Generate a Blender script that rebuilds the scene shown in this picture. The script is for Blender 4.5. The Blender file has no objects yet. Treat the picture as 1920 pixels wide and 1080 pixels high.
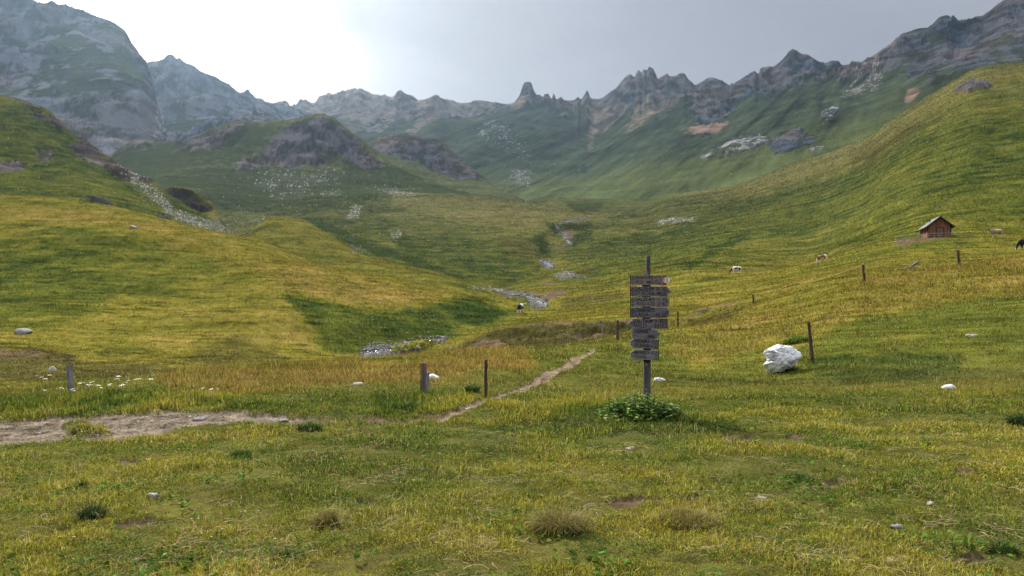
import bpy, bmesh, math, random
import numpy as np
from mathutils import Vector, Matrix, Euler

R = math.radians
random.seed(7)
rng = np.random.default_rng(7)
scene = bpy.context.scene

# ------------------------------------------------------------------ camera
FPX, HOR, CX, CZ = 1397.0, 605.0, 960.0, 1.6      # focal length in photo pixels, eye level row, centre column, eye height
cam_d = bpy.data.cameras.new("camera")
cam_d.sensor_width = 36.0
cam_d.lens = 36.0 * FPX / 1920.0
cam_d.shift_y = (HOR - 540.0) / 1920.0
cam_d.clip_start = 0.05
cam_d.clip_end = 20000.0
cam = bpy.data.objects.new("camera", cam_d)
scene.collection.objects.link(cam)
cam.location = (0, 0, CZ)
cam.rotation_euler = (R(90), 0, 0)
scene.camera = cam

# ------------------------------------------------------------------ light and sky
SUN_AZ, SUN_EL = R(-26), R(43)                    # azimuth from +Y (view direction), positive to the right
sun_dir = Vector((math.sin(SUN_AZ) * math.cos(SUN_EL), math.cos(SUN_AZ) * math.cos(SUN_EL), math.sin(SUN_EL)))
sl = bpy.data.lights.new("sun", 'SUN')
sl.energy = 3.2
sl.angle = R(10)
sl.color = (1.0, 0.93, 0.80)
so = bpy.data.objects.new("sun", sl)
scene.collection.objects.link(so)
so.rotation_euler = (-sun_dir).to_track_quat('-Z', 'Y').to_euler()

world = bpy.data.worlds.new("World")
scene.world = world
world.use_nodes = True
nt = world.node_tree
nt.nodes.clear()


def N(tree, typ, **kw):
    n = tree.nodes.new(typ)
    for k, v in kw.items():
        if k.startswith("i_"):
            n.inputs[k[2:].replace("_", " ")].default_value = v
        else:
            setattr(n, k, v)
    return n


def lk(tree, a, ao, b, bi):
    tree.links.new(a.outputs[ao], b.inputs[bi])


def build_sky():
    out = N(nt, 'ShaderNodeOutputWorld')
    bg = N(nt, 'ShaderNodeBackground')
    lk(nt, bg, 0, out, 0)
    sky = N(nt, 'ShaderNodeTexSky')
    sky.sky_type = 'NISHITA'
    sky.sun_disc = False
    sky.sun_elevation = SUN_EL
    sky.sun_rotation = SUN_AZ
    sky.altitude = 2200
    tc = N(nt, 'ShaderNodeTexCoord')
    # cloud deck: brighter round the hidden sun and overhead, soft structure from noise
    nz = N(nt, 'ShaderNodeTexNoise', i_Scale=2.3, i_Detail=5.0, i_Roughness=0.5, i_Distortion=0.3)
    mp = N(nt, 'ShaderNodeMapping')
    mp.inputs['Scale'].default_value = (1, 1, 2.2)
    lk(nt, tc, 'Generated', mp, 0)
    lk(nt, mp, 0, nz, 'Vector')
    dot = N(nt, 'ShaderNodeVectorMath', operation='DOT_PRODUCT')
    az, el = R(-32), R(14)
    dot.inputs[1].default_value = (math.sin(az) * math.cos(el), math.cos(az) * math.cos(el), math.sin(el))
    lk(nt, tc, 'Generated', dot, 0)
    add = N(nt, 'ShaderNodeMath', operation='MULTIPLY_ADD')      # dot + noise wobble
    lk(nt, nz, 'Fac', add, 0)
    add.inputs[1].default_value = 0.09
    lk(nt, dot, 'Value', add, 2)
    ramp = N(nt, 'ShaderNodeValToRGB')
    cr = ramp.color_ramp
    cr.interpolation = 'B_SPLINE'
    pts = [(0.0, (.17, .175, .19)), (0.55, (.120, .121, .130)), (0.76, (.130, .131, .140)), (0.875, (.178, .177, .180)), (0.945, (.235, .236, .238)),
           (0.975, (.55, .56, .57)), (1.0, (.95, .96, .97))]
    while len(cr.elements) < len(pts):
        cr.elements.new(0.5)
    for e, (p, c) in zip(cr.elements, pts):
        e.position = p
        e.color = (*c, 1)
    sc_ = N(nt, 'ShaderNodeMath', operation='MULTIPLY_ADD')
    sc_.inputs[1].default_value = 1.0
    sc_.inputs[2].default_value = -0.04
    lk(nt, add, 0, sc_, 0)
    lk(nt, sc_, 0, ramp, 0)
    # overhead the deck is thinner and brighter
    sep = N(nt, 'ShaderNodeSeparateXYZ')
    lk(nt, tc, 'Generated', sep, 0)
    mr = N(nt, 'ShaderNodeMapRange')
    mr.interpolation_type = 'SMOOTHSTEP'
    mr.inputs['From Min'].default_value = 0.38
    mr.inputs['From Max'].default_value = 0.9
    mr.inputs['To Min'].default_value = 1.0
    mr.inputs['To Max'].default_value = 4.2
    lk(nt, sep, 'Z', mr, 'Value')
    # billows in the deck
    nz2 = N(nt, 'ShaderNodeTexNoise', i_Scale=3.4, i_Detail=4.0, i_Roughness=0.5, i_Distortion=0.6)
    mp2 = N(nt, 'ShaderNodeMapping')
    mp2.inputs['Scale'].default_value = (1, 1, 3.0)
    mp2.inputs['Location'].default_value = (1.7, .4, .2)
    lk(nt, tc, 'Generated', mp2, 0)
    lk(nt, mp2, 0, nz2, 'Vector')
    bil = N(nt, 'ShaderNodeMath', operation='MULTIPLY_ADD')
    lk(nt, nz2, 'Fac', bil, 0)
    bil.inputs[1].default_value = 0.34
    bil.inputs[2].default_value = 0.83
    bl2 = N(nt, 'ShaderNodeMath', operation='MULTIPLY')
    lk(nt, bil, 0, bl2, 0)
    lk(nt, mr, 0, bl2, 1)
    mul = N(nt, 'ShaderNodeVectorMath', operation='SCALE')
    lk(nt, ramp, 0, mul, 0)
    lk(nt, bl2, 0, mul, 'Scale')
    # thin spots let the blue sky through
    skm = N(nt, 'ShaderNodeVectorMath', operation='SCALE')
    skm.inputs['Scale'].default_value = 0.10
    lk(nt, sky, 0, skm, 0)
    mix = N(nt, 'ShaderNodeMix', data_type='RGBA')
    mix.inputs[0].default_value = 0.06
    lk(nt, mul, 0, mix, 6)
    lk(nt, skm, 0, mix, 7)
    lk(nt, mix, 2, bg, 0)
    bg.inputs[1].default_value = 1.0


build_sky()

vs = scene.view_settings
vs.view_transform = 'Standard'
vs.look = 'None'
vs.exposure = 1.48
vs.gamma = 1.0
vs.use_curve_mapping = False
scene.cycles.use_denoising = True
scene.cycles.denoising_prefilter = 'FAST'
scene.cycles.max_bounces = 6
scene.cycles.diffuse_bounces = 2
scene.cycles.glossy_bounces = 2
scene.cycles.transmission_bounces = 4
scene.cycles.volume_bounces = 0
scene.cycles.transparent_max_bounces = 8

# ------------------------------------------------------------------ small numeric tools


def sstep(a, b, x):
    t = np.clip((x - a) / (b - a), 0, 1)
    return t * t * (3 - 2 * t)


_gx = np.array([1, .7071, 0, -.7071, -1, -.7071, 0, .7071], np.float32)
_gy = np.array([0, .7071, 1, .7071, 0, -.7071, -1, -.7071], np.float32)


def perlin(x, y, seed=0):
    x = np.asarray(x, np.float64)
    y = np.asarray(y, np.float64)
    xf = np.floor(x)
    yf = np.floor(y)
    xi = xf.astype(np.int64).astype(np.uint32)
    yi = yf.astype(np.int64).astype(np.uint32)
    fx = (x - xf).astype(np.float32)
    fy = (y - yf).astype(np.float32)

    def g(ix, iy, dx, dy):
        h = ix * np.uint32(374761393) + iy * np.uint32(668265263) + np.uint32((seed * 974711 + 12345) & 0xffffffff)
        h = (h ^ (h >> np.uint32(13))) * np.uint32(1274126177)
        h = (h ^ (h >> np.uint32(16))) & np.uint32(7)
        return _gx[h] * dx + _gy[h] * dy
    o = np.uint32(1)
    a = g(xi, yi, fx, fy)
    b = g(xi + o, yi, fx - 1, fy)
    c = g(xi, yi + o, fx, fy - 1)
    d = g(xi + o, yi + o, fx - 1, fy - 1)
    u = fx * fx * fx * (fx * (fx * 6 - 15) + 10)
    v = fy * fy * fy * (fy * (fy * 6 - 15) + 10)
    ab = a + (b - a) * u
    cd = c + (d - c) * u
    return (ab + (cd - ab) * v) * 1.5


def fbm(x, y, lam, octs, seed=0, gain=0.5, sp=None, ridged=False):
    s = 0.0
    amp = 1.0
    for o in range(octs):
        p = perlin(x / lam + 17.3 * o, y / lam - 9.1 * o, seed + o * 13)
        if ridged:
            p = 1 - 2.2 * np.abs(p)
        if sp is not None:
            p = p * np.clip((lam / sp - 1.5) / 2, 0, 1)
        s = s + amp * p
        lam *= 0.5
        amp *= gain
    return s


def pchip(xq, xs, ys):
    xs = np.asarray(xs, float)
    ys = np.asarray(ys, float)
    h = np.diff(xs)
    d = np.diff(ys) / h
    m = np.zeros_like(ys)
    m[0], m[-1] = d[0], d[-1]
    for i in range(1, len(xs) - 1):
        if d[i - 1] * d[i] > 0:
            w1, w2 = 2 * h[i] + h[i - 1], h[i] + 2 * h[i - 1]
            m[i] = (w1 + w2) / (w1 / d[i - 1] + w2 / d[i])
    xq = np.clip(xq, xs[0], xs[-1])
    i = np.clip(np.searchsorted(xs, xq, 'right') - 1, 0, len(xs) - 2)
    t = (xq - xs[i]) / h[i]
    t2, t3 = t * t, t * t * t
    return (2 * t3 - 3 * t2 + 1) * ys[i] + (t3 - 2 * t2 + t) * h[i] * m[i] + (-2 * t3 + 3 * t2) * ys[i + 1] + (t3 - t2) * h[i] * m[i + 1]


# ------------------------------------------------------------------ the terrain: one height field on a fan of columns
DET = 1.0                                           # mesh detail
nfine = int(1480 * DET)
u_f = np.linspace(-0.80, 0.80, nfine)
th_mid = np.arctan(u_f)
th_end = R(60)
side = np.linspace(th_mid[-1], th_end, int(50 * DET) + 2)[1:]
back = np.linspace(th_end, math.pi, 40)[1:]
TH = np.concatenate([-back[::-1], -side[::-1], th_mid, side, back])
NC = len(TH)
scl = np.where(np.abs(TH) <= th_end + 1e-9, 1 / np.cos(np.clip(TH, -th_end, th_end)), 2.0)
UX, UY = np.sin(TH) * scl, np.cos(TH) * scl         # world direction of each column per unit depth
UT = np.tan(np.clip(TH, -th_end, th_end))           # for the frame: X / Y
PXC = CX + FPX * UT                                 # photo column
rows = []
for a, b, n in [(0.4, 3.4, 36), (3.4, 20, 330), (20, 60, 230), (60, 300, 390), (300, 1000, 270), (1000, 2500, 400), (2500, 3300, 14)]:
    rows.append(np.geomspace(a, b, int(n * DET), endpoint=False))
YR = np.concatenate(rows + [[3300.0]])
NR = len(YR)
YG = np.repeat(YR[:, None], NC, 1)
XG = YG * (UX / np.where(np.abs(TH) <= th_end + 1e-9, 1, 1))[None, :]
WY = YR[:, None] * UY[None, :]                      # world y
FADE = 1 - sstep(R(62), R(100), np.abs(TH))         # behind the camera the hills fade into open meadow
print("terrain", NR, NC)


def zpix(y, Y):
    return CZ + (HOR - y) / FPX * Y


# ---- base: meadow, terrace and valley floor (x pixel, depth, height or pixel row marked 'p')
BP = []
for x in (-1400, -500, 100, 600, 960, 1300, 1800, 2500, 3300):
    for Y in (0.5, 2.5, 5, 9):
        BP.append((x, Y, 0.0))
    BP.append((x, 13.5, 0.0 if x < 1500 else 0.03))
BP += [(-1400, 30, -1), (-1400, 60, -1.5), (-1400, 200, 2), (-1400, 900, 40),
       (-500, 17, 0), (-500, 24, -.9), (-500, 48, -1.8), (-500, 110, 0),
       (0, 17, 0), (0, 23, -.8), (0, 35, -1.7), (0, 48, -2), (0, 120, -1), (0, 300, 12),
       (200, 20.5, 0), (200, 28, -.8), (200, 48, -1.8), (200, 120, -1), (200, 300, 15),
       (480, 25.5, 0), (480, 34, -.8), (480, 52, -1.6), (480, 120, -.5), (480, 300, 16),
       (700, 32, 0), (700, 42, -.75), (700, 56, -1.4), (700, 78, -1.1), (700, 130, 0), (700, 250, 9),
       (860, 39, 0), (860, 50, -.6), (860, 68, -.8), (850, 85, -.1), (860, 130, 3), (860, 220, 9),
       (985, 43, .05), (985, 57, -.45), (975, 112, 588), (1000, 138, 572), (950, 165, 552), (1020, 172, 545), (1050, 217, 517), (1100, 205, 525),
       (1100, 49, .2), (1100, 62, .3), (1100, 80, 590), (1150, 112, 566), (1150, 150, 545),
       (1180, 41.5, .68), (1180, 56, .85), (1271, 50, 1.24), (1271, 60, 1.5), (1271, 80, 578), (1300, 100, 552), (1300, 138, 522), (1300, 180, 492),
       (1412, 40, .95), (1412, 62, 3.1), (1412, 90, 545), (1412, 122, 523), (1412, 165, 511), (1412, 200, 484),
       (1520, 26, 0.02), (1520, 36, 1.5), (1520, 46, 2.9), (1520, 62, 5.2), (1520, 76, 6.9), (1520, 110, 9.2), (1520, 150, 12.6), (1520, 190, 17.2), (1520, 225, 24),
       (1619, 25, .5), (1619, 35, 1.98), (1619, 44, 3.96), (1619, 57, 5.4), (1619, 90, 9.0), (1619, 130, 14.4), (1619, 165, 19.5),
       (1750, 22, .3), (1750, 31, 1.4), (1750, 42, 3.5), (1750, 54, 5.5), (1750, 64, 6.5), (1750, 85, 9.0), (1750, 112, 14.0), (1750, 130, 16.6),
       (1920, 15, .05), (1920, 22, .42), (1920, 32, 2.2), (1920, 45, 4.8), (1920, 57, 6.8), (1920, 70, 8.0), (1920, 110, 13.4), (1920, 130, 17),
       (2500, 20, .5), (2500, 30, 2.5), (2500, 45, 6), (2500, 70, 10), (2500, 130, 20),
       (3300, 20, .5), (3300, 45, 5), (3300, 130, 20),
       (1040, 290, 487), (1060, 335, 455), (1100, 390, 430), (1160, 440, 416), (1220, 560, 393), (1100, 620, 386), (1000, 760, 372), (1080, 760, 373),
       (1000, 1150, 182.), (1150, 1000, 158.), (1300, 700, 380), (1300, 400, 410), (1180, 250, 492), (1250, 320, 455),
       (860, 400, 38), (860, 800, 95), (700, 600, 62), (300, 800, 85), (0, 800, 85), (600, 1300, 150), (1700, 500, 40), (2500, 800, 60)]
bx, bY, bz = [], [], []
for x, Y, v in BP:
    bx.append((x - CX) / FPX)
    bY.append(math.log(Y + 1.0))
    bz.append(zpix(v, Y) if v > 200 else v)
bx, bY, bz = map(np.array, (bx, bY, bz))
bdep = np.exp(bY) - 1
KU = 1.6


def tphi(r2):
    return 0.5 * r2 * np.log(r2 + 1e-12)


def tps_fit():
    P = np.stack([bx * KU, bY], 1)
    r2 = ((P[:, None] - P[None]) ** 2).sum(2)
    n = len(P)
    A = np.zeros((n + 3, n + 3))
    A[:n, :n] = tphi(r2) + np.eye(n) * 4e-4
    A[:n, n] = 1
    A[:n, n + 1:] = P
    A[n:, :n] = A[:n, n:].T
    w = np.zeros(n + 3)
    w[:n] = bz / (bdep + 25)
    return P, np.linalg.solve(A, w)


def tps_eval(P, c, u, L):
    q = np.stack([u.ravel() * KU, L.ravel()], 1)
    o = np.empty(len(q))
    for i in range(0, len(q), 20000):
        r2 = ((q[i:i + 20000, None] - P[None]) ** 2).sum(2)
        o[i:i + 20000] = tphi(r2) @ c[:-3] + c[-3] + q[i:i + 20000] @ c[-2:]
    return o.reshape(u.shape)


def base_field():
    P, c = tps_fit()
    cu = np.concatenate([np.linspace(-1.7321, -.8, 12, endpoint=False), np.linspace(-.8, .8, 160), np.linspace(.8, 1.7321, 13)[1:]])
    cl = np.linspace(math.log(1.4), math.log(4601), 240)
    U, L = np.meshgrid(cu, cl)
    W = tps_eval(P, c, U, L)
    lr = np.log(YR + 1.0)
    T = np.stack([np.interp(lr, cl, W[:, j]) for j in range(len(cu))], 1)
    ut = np.clip(UT, cu[0], cu[-1])
    i = np.clip(np.searchsorted(cu, ut, 'right') - 1, 0, len(cu) - 2)
    t = (ut - cu[i]) / (cu[i + 1] - cu[i])
    t = t
    W = T[:, i] * (1 - t) + T[:, i + 1] * t
    z = W * (YR[:, None] + 25)
    far = sstep(1100, 1500, YR)[:, None]
    z = z * (1 - far) + far * (0.12 * YR[:, None])
    return z * FADE[None, :]


Z = base_field().astype(np.float64)
HID = np.zeros(Z.shape, np.int8)                    # which hill owns a vertex
CREST = np.full(Z.shape, 1e9)                       # depth left to the crest of that hill


def hill(hid, crest, foot, mid=None, sharp=False, back=0.35, w=6.0, cf=0.5, kk=0.004, ends=(True, True), edge=0.5):
    """Raise one hill: crest, optional mid line and foot are given as (photo column, photo row, depth)."""
    global Z
    cx, cy, cd = map(np.array, zip(*crest))
    yc = np.interp(PXC, cx, cy) if sharp else pchip(PXC, cx, cy)
    Yc = pchip(PXC, cx, cd)
    zc = zpix(yc, Yc)
    fx, fy, fd = map(np.array, zip(*foot))
    Yf = pchip(PXC, fx, fd)
    zf = zpix(pchip(PXC, fx, fy), Yf)
    beyond = np.where(ends[0], np.clip(cx[0] - PXC, 0, None), 0) + np.where(ends[1], np.clip(PXC - cx[-1], 0, None), 0)
    drop = beyond / FPX * Yc * edge
    zc = zc - drop
    zf = zf - drop
    Yf = np.minimum(Yf, Yc - 1.0)
    if mid:
        mx, my, md = map(np.array, zip(*mid))
        Ym = np.clip(pchip(PXC, mx, md), Yf + .3 * (Yc - Yf) * .3, Yc - .09 * (Yc - Yf))
        zm = zpix(pchip(PXC, mx, my), Ym) - drop
    else:
        Ym = (Yf + Yc) / 2
        zm = (zf + zc) / 2
    s1 = (zm - zf) / (Ym - Yf)
    s2 = (zc - zm) / (Yc - Ym)
    sm = np.where(s1 * s2 > 0, 2 * s1 * s2 / (s1 + s2 + 1e-9), 0)
    s0 = s1 * 0.6
    sview = (zc - CZ) / Yc
    se = np.maximum(s2 * cf, sview + 0.03)
    d = YG
    Yf, Ym, Yc_, zf, zm, zc_ = (a[None, :] for a in (Yf, Ym, Yc, zf, zm, zc))

    def herm(Y, a, b, za, zb, sa, sb):
        h = b - a
        t = np.clip((Y - a) / h, 0, 1)
        t2, t3 = t * t, t ** 3
        return (2 * t3 - 3 * t2 + 1) * za + (t3 - 2 * t2 + t) * h * sa + (-2 * t3 + 3 * t2) * zb + (t3 - t2) * h * sb
    r = np.where(d < Ym, herm(d, Yf, Ym, zf, zm, s0[None], sm[None]), herm(d, Ym, Yc_, zm, zc_, sm[None], se[None]))
    pre = np.clip(Yf - d, 0, None)
    r = r - pre * (0.25 + 0.002 * pre)
    post = np.clip(d - Yc_, 0, None)
    r = r - back * (np.sqrt(post * post + w * w) - w) * 1.0
    r = r * FADE[None, :] - (1 - FADE[None, :]) * 40
    k = kk * d + 0.02
    hdiff = np.clip(0.5 + 0.5 * (r - Z) / k, 0, 1)
    win = r > Z
    Z = Z + (r - Z) * hdiff + k * hdiff * (1 - hdiff)
    HID[win] = hid
    CREST[win] = (np.broadcast_to(Yc_, d.shape) - d)[win]


# -- eroded terrace edge above the lower stream
hill(1, [(800, 664, 66), (822, 655, 66), (842, 645, 66), (870, 631, 66), (900, 620, 66), (950, 607, 66), (1000, 601, 66), (1100, 598, 65), (1180, 597, 64),
         (1240, 595, 64), (1300, 587, 67), (1350, 577, 71), (1400, 566, 76), (1450, 556, 80)],
     [(800, 672, 60), (850, 656, 59), (900, 656, 58), (1000, 655, 57), (1100, 642, 57), (1180, 618, 58.5), (1240, 604, 61), (1300, 594, 64.5), (1350, 582, 69), (1450, 558, 79)],
     back=0.03, w=2, cf=.25, kk=.002, edge=0.2)
# -- long grassy spur on the left
hill(2, [(-1500, 300, 260), (-500, 320, 200), (-150, 358, 172), (0, 368, 165), (200, 385, 156), (320, 413, 150), (450, 443, 145), (600, 491, 140), (750, 529, 132), (830, 547, 128),
         (900, 560, 122), (960, 575, 115), (1000, 592, 110), (1035, 612, 106)],
     [(-1500, 700, 50), (-500, 705, 45), (0, 706, 48), (200, 700, 50), (400, 690, 55), (600, 668, 68), (700, 648, 80), (830, 629, 92), (960, 600, 103), (1035, 628, 104)],
     [(-1500, 500, 110), (0, 560, 88), (300, 565, 88), (540, 545, 92), (620, 557, 95), (700, 573, 96), (800, 573, 101), (860, 565, 107), (960, 585, 109), (1035, 620, 105)],
     back=0.12, w=12, cf=.35)
# -- steeper pasture behind it
hill(3, [(-1500, 60, 480), (-500, 100, 390), (-100, 165, 345), (0, 180, 330), (35, 186, 328), (60, 194, 325), (85, 203, 322), (105, 218, 318), (122, 236, 315), (135, 252, 310), (160, 266, 305), (185, 283, 298),
         (210, 299, 290), (250, 324, 280), (300, 350, 270), (350, 385, 262), (400, 413, 255), (450, 443, 250), (500, 485, 245)],
     [(-1500, 320, 200), (0, 374, 182), (200, 393, 184), (320, 421, 188), (450, 452, 200), (500, 495, 210)],
     [(-1500, 220, 300), (0, 330, 220), (120, 330, 228), (200, 350, 228), (320, 398, 225), (450, 448, 225), (500, 490, 228)], back=.3, w=6)
# -- low rock outcrop in the ravine
hill(4, [(270, 392, 302), (283, 372, 302), (300, 357, 300), (330, 351, 300), (360, 357, 298), (388, 373, 296), (402, 388, 295), (412, 402, 294)],
     [(270, 400, 280), (300, 398, 280), (350, 402, 279), (400, 402, 279), (412, 410, 279)], back=.9, w=3, cf=.3, edge=2.0)
# -- second, lower spur
hill(5, [(425, 462, 235), (452, 441, 235), (478, 420, 235), (505, 405, 235), (560, 411, 230), (620, 438, 225), (690, 474, 215), (780, 502, 205), (860, 524, 196), (910, 538, 190), (960, 560, 184)],
     [(425, 470, 195), (500, 480, 180), (700, 500, 172), (860, 530, 165), (960, 566, 165)], back=.3, w=9, cf=.4)
# -- central moraine with the hikers
hill(6, [(380, 405, 640), (480, 380, 640), (600, 361, 645), (700, 357, 640), (780, 360, 620), (860, 364, 600), (930, 371, 570), (1000, 381, 540), (1060, 391, 510), (1110, 400, 480), (1138, 408, 450), (1165, 425, 430)],
     [(380, 450, 280), (500, 445, 265), (600, 447, 262), (700, 484, 246), (800, 506, 236), (900, 526, 226), (960, 522, 235), (1000, 502, 260), (1020, 486, 290), (1050, 458, 335), (1100, 430, 390), (1165, 430, 420)],
     [(380, 425, 450), (600, 412, 400), (700, 425, 370), (800, 432, 360), (900, 440, 345), (960, 436, 350), (1010, 428, 370), (1060, 412, 420), (1165, 426, 425)], back=.12, w=20, cf=.4)
# -- rocky knolls
hill(7, [(170, 330, 900), (205, 297, 890), (230, 273, 880), (250, 264, 872), (275, 262, 866), (300, 266, 860), (340, 262, 850), (370, 252, 845), (400, 240, 840), (440, 228, 835), (500, 227, 830), (540, 224, 822), (555, 221, 820), (575, 216, 815), (600, 213, 810), (618, 217, 805),
         (632, 225, 802), (650, 240, 800), (680, 262, 790), (710, 289, 780), (740, 309, 770), (770, 324, 760), (800, 337, 745), (850, 354, 700), (900, 367, 660), (950, 385, 620)],
     [(170, 345, 480), (300, 372, 480), (420, 397, 480), (500, 397, 520), (600, 382, 560), (700, 374, 600), (800, 367, 620), (900, 376, 610), (950, 390, 600)],
     [(170, 340, 700), (300, 318, 690), (400, 308, 690), (500, 316, 700), (600, 308, 705), (700, 330, 710), (800, 352, 700), (900, 371, 650), (950, 387, 610)], back=.35, w=12, cf=.7)
hill(8, [(640, 320, 1160), (665, 292, 1150), (690, 270, 1130), (710, 258, 1120), (735, 250, 1110), (765, 248, 1100), (785, 251, 1095), (800, 257, 1090), (820, 260, 1085), (832, 268, 1080), (850, 285, 1070), (868, 300, 1060), (880, 310, 1050), (905, 330, 1030), (930, 350, 1000), (965, 366, 950)],
     [(640, 350, 850), (760, 353, 850), (850, 358, 850), (930, 363, 850), (965, 370, 850)],
     [(640, 335, 1000), (700, 297, 1000), (760, 302, 1000), (820, 326, 1000), (880, 340, 990), (930, 356, 940), (965, 368, 900)], back=.6, w=8, cf=1.0)
# -- long hillside on the right with the hut
hill(9, [(1150, 408, 680), (1200, 385, 660), (1250, 366, 640), (1300, 359, 620), (1350, 352, 600), (1400, 340, 580), (1450, 321, 560), (1500, 302, 540), (1560, 284, 520), (1595, 270, 505), (1612, 265, 500), (1640, 247, 490), (1665, 228, 482), (1690, 212, 473), (1705, 202, 466), (1740, 180, 460),
         (1770, 162, 450), (1795, 146, 440), (1825, 130, 430), (1850, 124, 425), (1880, 121, 420), (1920, 118, 410), (2100, 70, 390), (2500, 40, 360), (3300, 40, 340)],
     [(1150, 440, 430), (1250, 470, 250), (1300, 478, 215), (1400, 480, 190), (1500, 474, 195), (1600, 458, 170), (1680, 452, 140), (1740, 446, 132), (1850, 446, 131), (1920, 444, 128), (2500, 400, 100), (3300, 400, 90)],
     None, back=.25, w=14, cf=.9)
# -- the cirque wall
SKY = [(300, 230), (540, 199), (560, 200), (575, 196), (590, 195), (600, 182), (615, 176), (630, 178), (650, 175), (672, 170), (677, 168), (682, 172), (700, 179), (715, 181), (722, 178), (735, 185), (742, 178), (746, 171), (752, 169), (758, 175),
       (770, 180), (782, 187), (800, 186), (815, 184), (840, 190), (870, 193), (890, 187), (905, 184), (920, 189), (940, 193), (963, 193), (968, 187), (975, 175), (980, 163), (984, 157), (995, 157), (1000, 167), (1005, 176), (1012, 175), (1018, 181), (1022, 175), (1028, 174),
       (1034, 183), (1038, 175), (1044, 185), (1053, 181), (1058, 187), (1066, 188), (1076, 189), (1084, 182), (1089, 190), (1096, 181), (1101, 174), (1106, 183), (1112, 188), (1125, 188), (1133, 185), (1145, 175), (1157, 166), (1165, 157), (1175, 147), (1182, 144), (1190, 150),
       (1195, 138), (1199, 137), (1202, 142), (1208, 135), (1212, 138), (1217, 132), (1225, 135), (1230, 144), (1234, 152), (1240, 146), (1250, 141), (1258, 145), (1268, 145), (1275, 142), (1283, 141), (1290, 150), (1297, 153), (1303, 160), (1310, 158), (1322, 152), (1335, 147),
       (1345, 149), (1355, 152), (1365, 160), (1375, 156), (1390, 145), (1405, 135), (1415, 131), (1422, 139), (1426, 128), (1440, 124), (1450, 124), (1460, 117), (1470, 106), (1478, 97), (1487, 93), (1497, 98), (1500, 102), (1515, 108), (1530, 115), (1545, 120), (1555, 117),
       (1565, 115), (1580, 120), (1600, 119), (1615, 115), (1630, 106), (1645, 98), (1665, 84), (1680, 70), (1690, 64), (1702, 60), (1720, 52), (1738, 47), (1750, 38), (1762, 26), (1775, 25), (1783, 32), (1788, 41), (1800, 44), (1815, 40), (1830, 34), (1843, 32), (1855, 22),
       (1870, 10), (1880, 2), (1890, -3), (1905, -4), (1920, -10), (2000, -40), (2200, 0), (2500, -20), (3300, 100)]
_dx = [300, 540, 700, 850, 990, 1100, 1200, 1350, 1490, 1600, 1750, 1900, 2200, 3300]
_dY = [2420, 2400, 2320, 2200, 2100, 2120, 2000, 1900, 1760, 1650, 1500, 1380, 1250, 1200]
_sx = np.array([p[0] for p in SKY], float)
_sy = np.array([p[1] for p in SKY], float)
_gx2 = np.arange(300, 3300, 2.0)
_gy2 = np.interp(_gx2, _sx, _sy)
_ker = np.exp(-np.linspace(-2.5, 2.5, 51) ** 2)
_sm = np.convolve(np.pad(_gy2, 25, 'edge'), _ker / _ker.sum(), 'valid')
_gain = .35 * np.clip((_gx2 - 950) / 40, 0, 1) * np.clip((1560 - _gx2) / 60, 0, 1)
_gy2 = _gy2 + _gain * np.minimum(_gy2 - _sm, 0)                          # weathering has whittled the towers to thin teeth
wall = [(float(x), float(y), float(np.interp(x, _dx, _dY))) for x, y in zip(_gx2, _gy2)]
hill(10, wall,
     [(300, 340, 1300), (540, 330, 1300), (700, 335, 1250), (850, 348, 1250), (950, 357, 1200), (1050, 360, 1150), (1150, 361, 1050), (1300, 362, 850), (1450, 345, 760), (1600, 300, 690), (1700, 250, 640), (1920, 170, 580), (3300, 170, 560)],
     [(300, 270, 1950), (540, 245, 1950), (640, 235, 1950), (760, 245, 1850), (850, 262, 1800), (990, 262, 1760), (1100, 268, 1720), (1200, 248, 1600), (1350, 240, 1450), (1490, 205, 1330), (1600, 195, 1220), (1750, 140, 1120), (1920, 95, 1030), (3300, 150, 900)],
     sharp=True, back=1.1, w=3, cf=1.15, kk=.002)
# -- green buttress in front of the wall, falling from the tower
hill(11, [(735, 300, 1700), (770, 262, 1770), (800, 230, 1800), (813, 221, 1810), (835, 223, 1830), (870, 227, 1860), (905, 226, 1890), (935, 214, 1930), (962, 200, 1990), (980, 180, 2050), (1000, 190, 2040), (1040, 215, 1960), (1085, 265, 1850)],
     [(735, 320, 1500), (813, 320, 1350), (900, 345, 1300), (960, 352, 1300), (1085, 340, 1400)],
     [(735, 310, 1600), (800, 270, 1580), (860, 280, 1580), (930, 278, 1620), (1000, 262, 1700), (1085, 290, 1600)], back=.25, w=12, cf=.8, kk=.006)
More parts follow.
